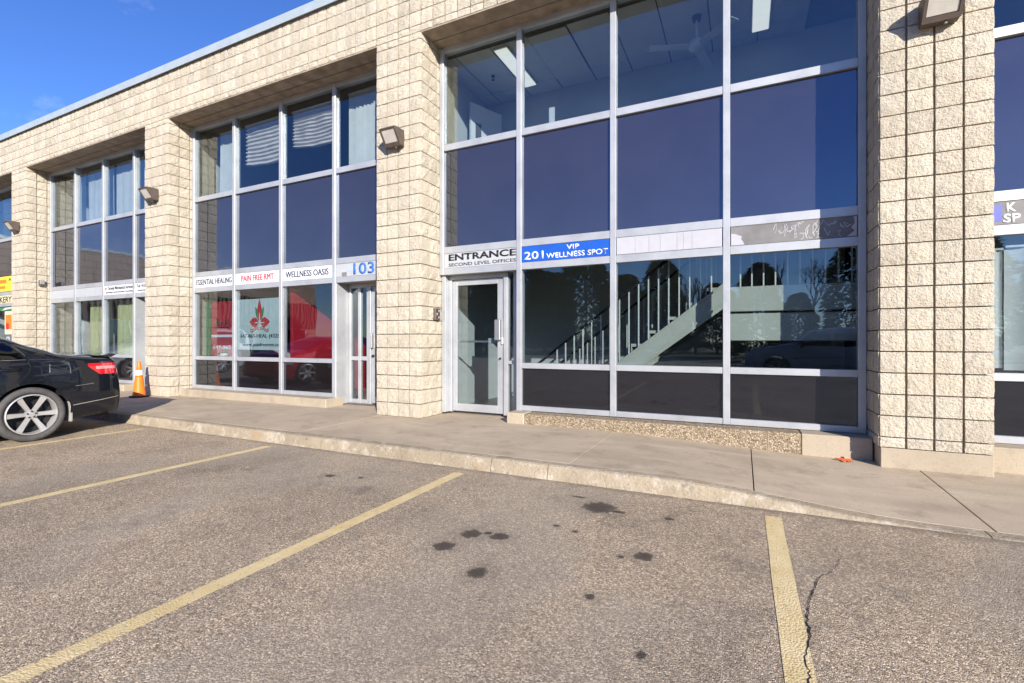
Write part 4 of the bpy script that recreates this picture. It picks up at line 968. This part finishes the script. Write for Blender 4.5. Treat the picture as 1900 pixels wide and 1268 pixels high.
def sedan(name, loc, rz, paint, label, detail=True, style=6):
    c = Car(SEDAN_TOP, SEDAN_BELT, SEDAN_PLAN, SEDAN_BOT, (0, 2.775), .335, .91)
    t = empty(name, loc, rz, label=label, cat='car')
    body = c.shell('body', paint, t)
    underbody(c, t, -.9, 3.55)
    for sg in (1, -1):
        # side glass: rear quarter + door glasses as one dark strip each
        def lo(x): return c.zbelt(x)+.028
        def hi(x):
            return min(c.zt(x)-.075-.04*max(0, (x-1.9)), c.zbelt(x)+.40, c.zbelt(x)+.035+max(0, (x-.06))*1.25, c.zbelt(x)+.035+max(0, 2.42-x)*.62)
        c.patch('window', M['carglass'], t, .075, 1.02, lo, hi, sg, nx=26); c.patch('window', M['carglass'], t, 1.10, 2.36, lo, hi, sg, nx=26)
        c.line('window_trim', M['chrome'], t, [(x, lo(x)-.012) for x in [.05+.1*i for i in range(24)]], sg, .005)
        c.line('window_trim', M['black_ink'], t, [(.055+.05*i, hi(.075+.05*i)+.012) for i in range(17)], sg, .007)
        def dcut(): return [(.03, .99), (.015, .93), (.03, .86), (.09, .78), (.17, .71), (.26, .66), (.34, .56), (.375, .44), (.40, .21)]
        c.line('door_seam', M['black_ink'], t, dcut(), sg, .003, .0012); c.line('door_seam', M['black_ink'], t, [(1.07, .96-.09*i) for i in range(9)], sg, .003, .0012); c.line('door_seam', M['black_ink'], t, [(2.18, .93-.09*i) for i in range(9)], sg, .003, .0012)
        for hx in (.12, 1.16):
            m = MB(); P = [(hx-.02+.045*i, sg*(c.side(hx+.04*i, .895)+.006+.026*math.sin(math.pi*i/5)), .90-.002*i) for i in range(6)]; m.tube(P, [.008, .013, .014, .014, .013, .008], 8); m.build('door_handle', paint, t, smooth=True)
        # tail lamp
        def tlo(x): return .795+max(0, (x+.70))*.85
        def thi(x): return min(.945, c.zbelt(x)+.012)
        tl = c.patch('tail_light', M['tail'], t, -.965, -.575, lambda x: min(tlo(x), thi(x)-.004), thi, sg, .006, 22, 6, .01)
        c.patch('reversing_lens', M['tail_clear'], tl, -.93, -.66, lambda x: .865, lambda x: .905+.0*x, sg, .009, 12, 2, .004)
        c.patch('head_light', M['head'], t, 3.22, 3.60, lambda x: .60+.02*(x-3.2), lambda x: max(.61, min(.80, c.zbelt(x)-.0)), sg, .006, 14, 4, .01)
        wheel(t, 0, sg*(.91-.105), sg, .335, style); wheel(t, 2.775, sg*(.91-.105), sg, .335, style)
        # rear bumper seam
        c.line('bumper_seam', M['dull_plastic'], t, [(-.40-.05*i, .405+.006*i) for i in range(12)], sg, .0045, .0005)
        c.line('bumper_seam', M['dull_plastic'], t, [(-.42-.03*i, .655+.003*i) for i in range(8)], sg, .002, .0005)
        MB().box(-.405, -.375, sg*.60, sg*.875, .19, .47).build('mud_flap', M['dull_plastic'] if sg == 1 else M['rubber'], t, bevel=.005)
    # fuel door (driver side) outline
    m = [(-.17, .965), (-.165, .84), (-.185, .815), (-.355, .805), (-.375, .825), (-.368, .955), (-.345, .972), (-.19, .978), (-.17, .965)]
    c.line('fuel_door_seam', M['black_ink'], t, m, 1, .004, .001)
    c.line('fuel_door_edge', M['chrome'], t, [(-.376, .83), (-.372, .90), (-.368, .955), (-.350, .972)], 1, .0035, .003); c.line('fuel_door_edge', M['chrome'], t, [(-.172, .95), (-.168, .90), (-.168, .85)], 1, .003, .003)
    c.screen('rear_window', M['carglass'], t, -.28, .40, 40); c.screen('windscreen', M['carglass'], t, 1.85, 2.58, 40)
    # trunk lip spoiler
    m = MB(); vs = []
    for i in range(21):
        y = -.72+1.44*i/20; k = 1-(y/.80)**4
        vs += [(-.70, y, 1.040+.012*k), (-.93-.03*k, y, 1.058+.018*k), (-.945-.03*k, y, 1.050+.018*k), (-.90, y, 1.020)]
    m.add(vs, [(i*4+j, i*4+(j+1) % 4, (i+1)*4+(j+1) % 4, (i+1)*4+j) for i in range(20) for j in range(4)]+[(0, 1, 2, 3), (80, 81, 82, 83)]); me = m.mesh('spoiler'); auto_smooth(me, 40); link('spoiler', me, paint, t)
    MB().box(-1.035, -1.025, -.26, .26, .60, .72).build('number_plate', M['white'], t)
    MB().tube([(-.95, .45, .27), (-1.02, .45, .27)], .028, 10).build('exhaust', M['steel'], t)
    for sg in (1, -1): MB().box(2.02, 2.18, sg*.89, sg*1.04, .98, 1.11).build('mirror', paint, t, bevel=.03)
    return t
sedan('parked_car', (-4.63, -2.89, ZA), R(-90), M['black_paint'], 'black sedan with six-spoke silver wheels backed in at the left edge')
red = sedan('parked_car', (-8.1, -6.05, ZA), R(90), M['red_paint'], 'red sedan reflected in the windows below the PAIN FREE RMT sign')
VT = [(-1.05, .75), (-1.0, 1.3), (-.9, 1.72), (-.6, 1.80), (.8, 1.84), (1.7, 1.80), (2.1, 1.65), (2.6, 1.30), (2.9, 1.12), (3.3, 1.04), (3.65, .90), (3.80, .62)]
VB = [(-1.05, .6), (-1.0, .95), (-.8, 1.10), (1.0, 1.08), (2.4, 1.05), (3.0, .98), (3.6, .80), (3.80, .55)]
VP = [(-1.05, .84), (-.95, .93), (-.6, .985), (0, 1), (2.6, 1), (3.2, .95), (3.6, .84), (3.80, .62)]
VO = [(-1.05, .38), (-.5, .28), (3.2, .25), (3.8, .32)]
def van(loc, rz, label):
    c = Car(VT, VB, VP, VO, (0, 2.95), .37, .97, .55); t = empty('parked_van', loc, rz, label=label, cat='van'); c.shell('body', M['white_paint'], t); underbody(c, t, -.9, 3.55)
    for sg in (1, -1):
        lo = lambda x: c.zbelt(x)+.05
        hi = lambda x: min(c.zt(x)-.10, c.zbelt(x)+.56, c.zbelt(x)+.06+max(0, 2.55-x)*.72)
        for a_, b_ in ((-.75, .25), (.35, 1.35), (1.45, 2.45)): c.patch('window', M['carglass'], t, a_, b_, lo, hi, sg, nx=20)
        c.patch('head_light', M['head'], t, 3.3, 3.68, lambda x: .70, lambda x: max(.71, min(.88, c.zbelt(x))), sg, .006)
        wheel(t, 0, sg*.86, sg, .37, 8); wheel(t, 2.95, sg*.86, sg, .37, 8); MB().box(2.2, 2.36, sg*.95, sg*1.12, 1.08, 1.28).build('mirror', M['rubber'], t, bevel=.03)
    c.screen('windscreen', M['carglass'], t, 2.0, 2.82, 30); return t
van((-14.3, -4.9, ZA), R(90), 'white van reflected in the ground floor windows behind the black car')
TT = [(-1.35, .98), (-1.33, 1.14), (.62, 1.16), (.66, 1.70), (.80, 1.86), (1.8, 1.90), (2.3, 1.82), (2.9, 1.34), (3.1, 1.26), (4.1, 1.16), (4.35, 1.0), (4.45, .70)]
TB = [(-1.35, .9), (-1.3, 1.12), (.6, 1.13), (2.6, 1.16), (3.2, 1.14), (4.2, 1.02), (4.45, .64)]
TP = [(-1.35, .95), (-1.2, .985), (0, 1), (3.4, 1), (4.0, .97), (4.35, .88), (4.45, .80)]
TO = [(-1.35, .50), (0, .42), (4.45, .42)]
def pickup(loc, rz, label):
    c = Car(TT, TB, TP, TO, (0, 3.45), .40, 1.0, .42, .47); t = empty('pickup_truck', loc, rz, label=label, cat='truck'); c.shell('body', M['navy_paint'], t); underbody(c, t, -1.2, 4.2, .7)
    for sg in (1, -1):
        lo = lambda x: c.zbelt(x)+.05
        hi = lambda x: min(c.zt(x)-.12, c.zbelt(x)+.52, c.zbelt(x)+.06+max(0, 2.95-x)*.75)
        for a_, b_ in ((.78, 1.68), (1.78, 2.85)): c.patch('window', M['carglass'], t, a_, b_, lo, hi, sg, nx=20)
        c.line('body_moulding', M['chrome'], t, [(.7+.2*i, .80) for i in range(12)], sg, .016, .006)
        wheel(t, 0, sg*.88, sg, .40, 5); wheel(t, 3.45, sg*.88, sg, .40, 5); MB().box(2.6, 2.75, sg*.98, sg*1.20, 1.12, 1.40).build('mirror', M['rubber'], t, bevel=.03)
    MB().box(4.40, 4.56, -.95, .95, .50, .66).build('bumper', M['chrome'], t, bevel=.03); MB().box(-1.50, -1.34, -.95, .95, .52, .66).build('bumper', M['chrome'], t, bevel=.03)
    MB().box(4.42, 4.47, -.6, .6, .72, 1.0).build('grille', M['chrome'], t, bevel=.01); c.screen('windscreen', M['carglass'], t, 2.25, 2.98, 25); return t
pickup((8.6, -14.6, ZA), R(180), 'dark grey pickup truck reflected in the window beside the right pier')
# ------------------------------------------------------------------ what the glass reflects: wing of the plaza and trees
wg = empty('plaza_wing', (-31, -11, ZA), label='block-walled wing of the plaza seen in the window reflections at the left', cat='building')
MB().box(-8, 0, -14, 13.5, 0, 6.7).build('wall', M['wing'], wg); MB().box(-8.1, .08, -14.1, 13.6, 6.7, 6.85).build('coping', M['coping'], wg)
m = MB()
for i in range(92): m.box(0, .10, -13.9+.3*i, -13.9+.3*i+.17, 2.6, 4.7)
tag(m.build('ribbed_cladding', M['rib'], wg), kind='stuff')
for i in range(5):
    wd = MB().box(0, .04, -12.8+5.4*i, -8.6+5.4*i, .3, 2.5).build('window', M['spandrel'], wg)
    for j in range(4): MB().box(.04, .08, -12.8+5.4*i+1.4*j-.04, -12.8+5.4*i+1.4*j+.04, .3, 2.5).build('mullion', M['alu'], wd)
def conifer_mesh(seed, h, r):
    q = random.Random(seed); m = MB()
    n = 5200
    for i in range(n):
        u = q.random()**.8; z = h*(.08+.92*u); lump = .72+.38*mnoise.noise((math.cos(an_ := q.random()*6.283)*1.6+seed, math.sin(an_)*1.6, z*.75)); rr = r*max(.05, (1-u)**(.6 if seed == 8 else .38)*min(1, .45+u*4))*lump*(.35+.65*q.random()**.5)+.08; an = an_
        c = Vector((rr*math.cos(an), rr*math.sin(an), z-rr*.22)); d = Vector((math.cos(an), math.sin(an), -.35+q.uniform(-.3, .5))).normalized()
        s_ = d.cross(Vector((q.uniform(-1, 1), q.uniform(-1, 1), 1))).normalized(); l = q.uniform(.25, .55); w_ = q.uniform(.06, .14)
        m.add([c-s_*w_, c+d*l, c+s_*w_, c-d*l*.3], [(0, 1, 2, 3)])
    me = bpy.data.meshes.new('crown'); me.from_pydata(m.v, [], m.f); me.materials.append(M['needle'])
    tk = MB().tube([(0, 0, 0), (.03, 0, h*.5), (0, 0, h*.97)], [.16, .1, .02], 8).mesh('trunk', mat=M['bark']); return me, tk
CM = [conifer_mesh(s_, h, r) for s_, h, r in ((3, 8.6, 3.3), (8, 10.5, 3.6), (11, 7.0, 3.0))]
SP = [(-20, -33, 0), (-16.5, -31, 2), (-13.5, -33, 0), (-10.8, -31.5, 2), (-8, -34, 0), (-5, -36, 2), (-1.5, -38, 2), (11.5, -39, 1), (14, -41, 1), (17, -42, 0), (21, -43, 1), (-26, -40, 1), (26, -45, 0), (2, -44, 2), (-18.3, -36, 1), (-12, -37, 0), (-6.5, -40, 0), (-3, -43, 0), (5, -46, 0), (8.3, -46, 2)]
NM = ['first', 'second', 'third', 'fourth', 'fifth', 'sixth', 'seventh', 'eighth', 'ninth', 'tenth', 'eleventh', 'twelfth', 'thirteenth', 'fourteenth', 'fifteenth', 'sixteenth', 'seventeenth', 'eighteenth', 'nineteenth', 'twentieth']
for i, (x, y, k) in enumerate(sorted(SP)):
    t = empty('conifer', (x, y, ZA), rz=i*1.3, label='dark evergreen in the far row seen only as reflection, %s from the left' % NM[i], cat='tree', group='evergreens across the lot'); s_ = 1+.12*math.sin(i*2.1); t.scale = (s_, s_, s_)
    link('crown', CM[k][0], None, t); link('trunk', CM[k][1], None, t)
def bare_tree(seed, h):
    q = random.Random(seed); m = MB()
    def grow(p, d, l, r, dep):
        e = p+d*l; m.tube([p, p+d*l*.5+Vector((q.uniform(-1, 1), q.uniform(-1, 1), 0))*l*.05, e], [r, r*.85, r*.7], 5 if dep > 2 else 4, cap=False)
        if dep == 0: return
        for k in range(q.choice((2, 3, 3))):
            nd = (d+Vector((q.uniform(-1, 1), q.uniform(-1, 1), q.uniform(-.25, .75)))*.62).normalized(); grow(e, nd, l*q.uniform(.62, .82), r*.62, dep-1)
    grow(Vector((0, 0, 0)), Vector((0, 0, 1)), h*.24, .17, 6); return m.mesh('branches', mat=M['bark'])
for i, (x, y, h, lab) in enumerate(((6.5, -36, 9.5, 'leafless tree reflected in the glass above the landing'), (1.0, -34, 7.5, 'smaller leafless tree reflected in the glass beside the staircase'), (9.0, -42, 10.5, 'tall leafless tree reflected near the right pier'))):
    t = empty('bare_tree', (x, y, ZA), label=lab, cat='tree', group='leafless trees across the lot'); link('branches', bare_tree(20+i, h), None, t)
verge = tag(box('grass_verge', -60, 60, -60, -29, ZA-.2, ZA+.10, simple('dry_grass', (.14, .13, .06), .95, var=.3, sc=4)), kind='structure')
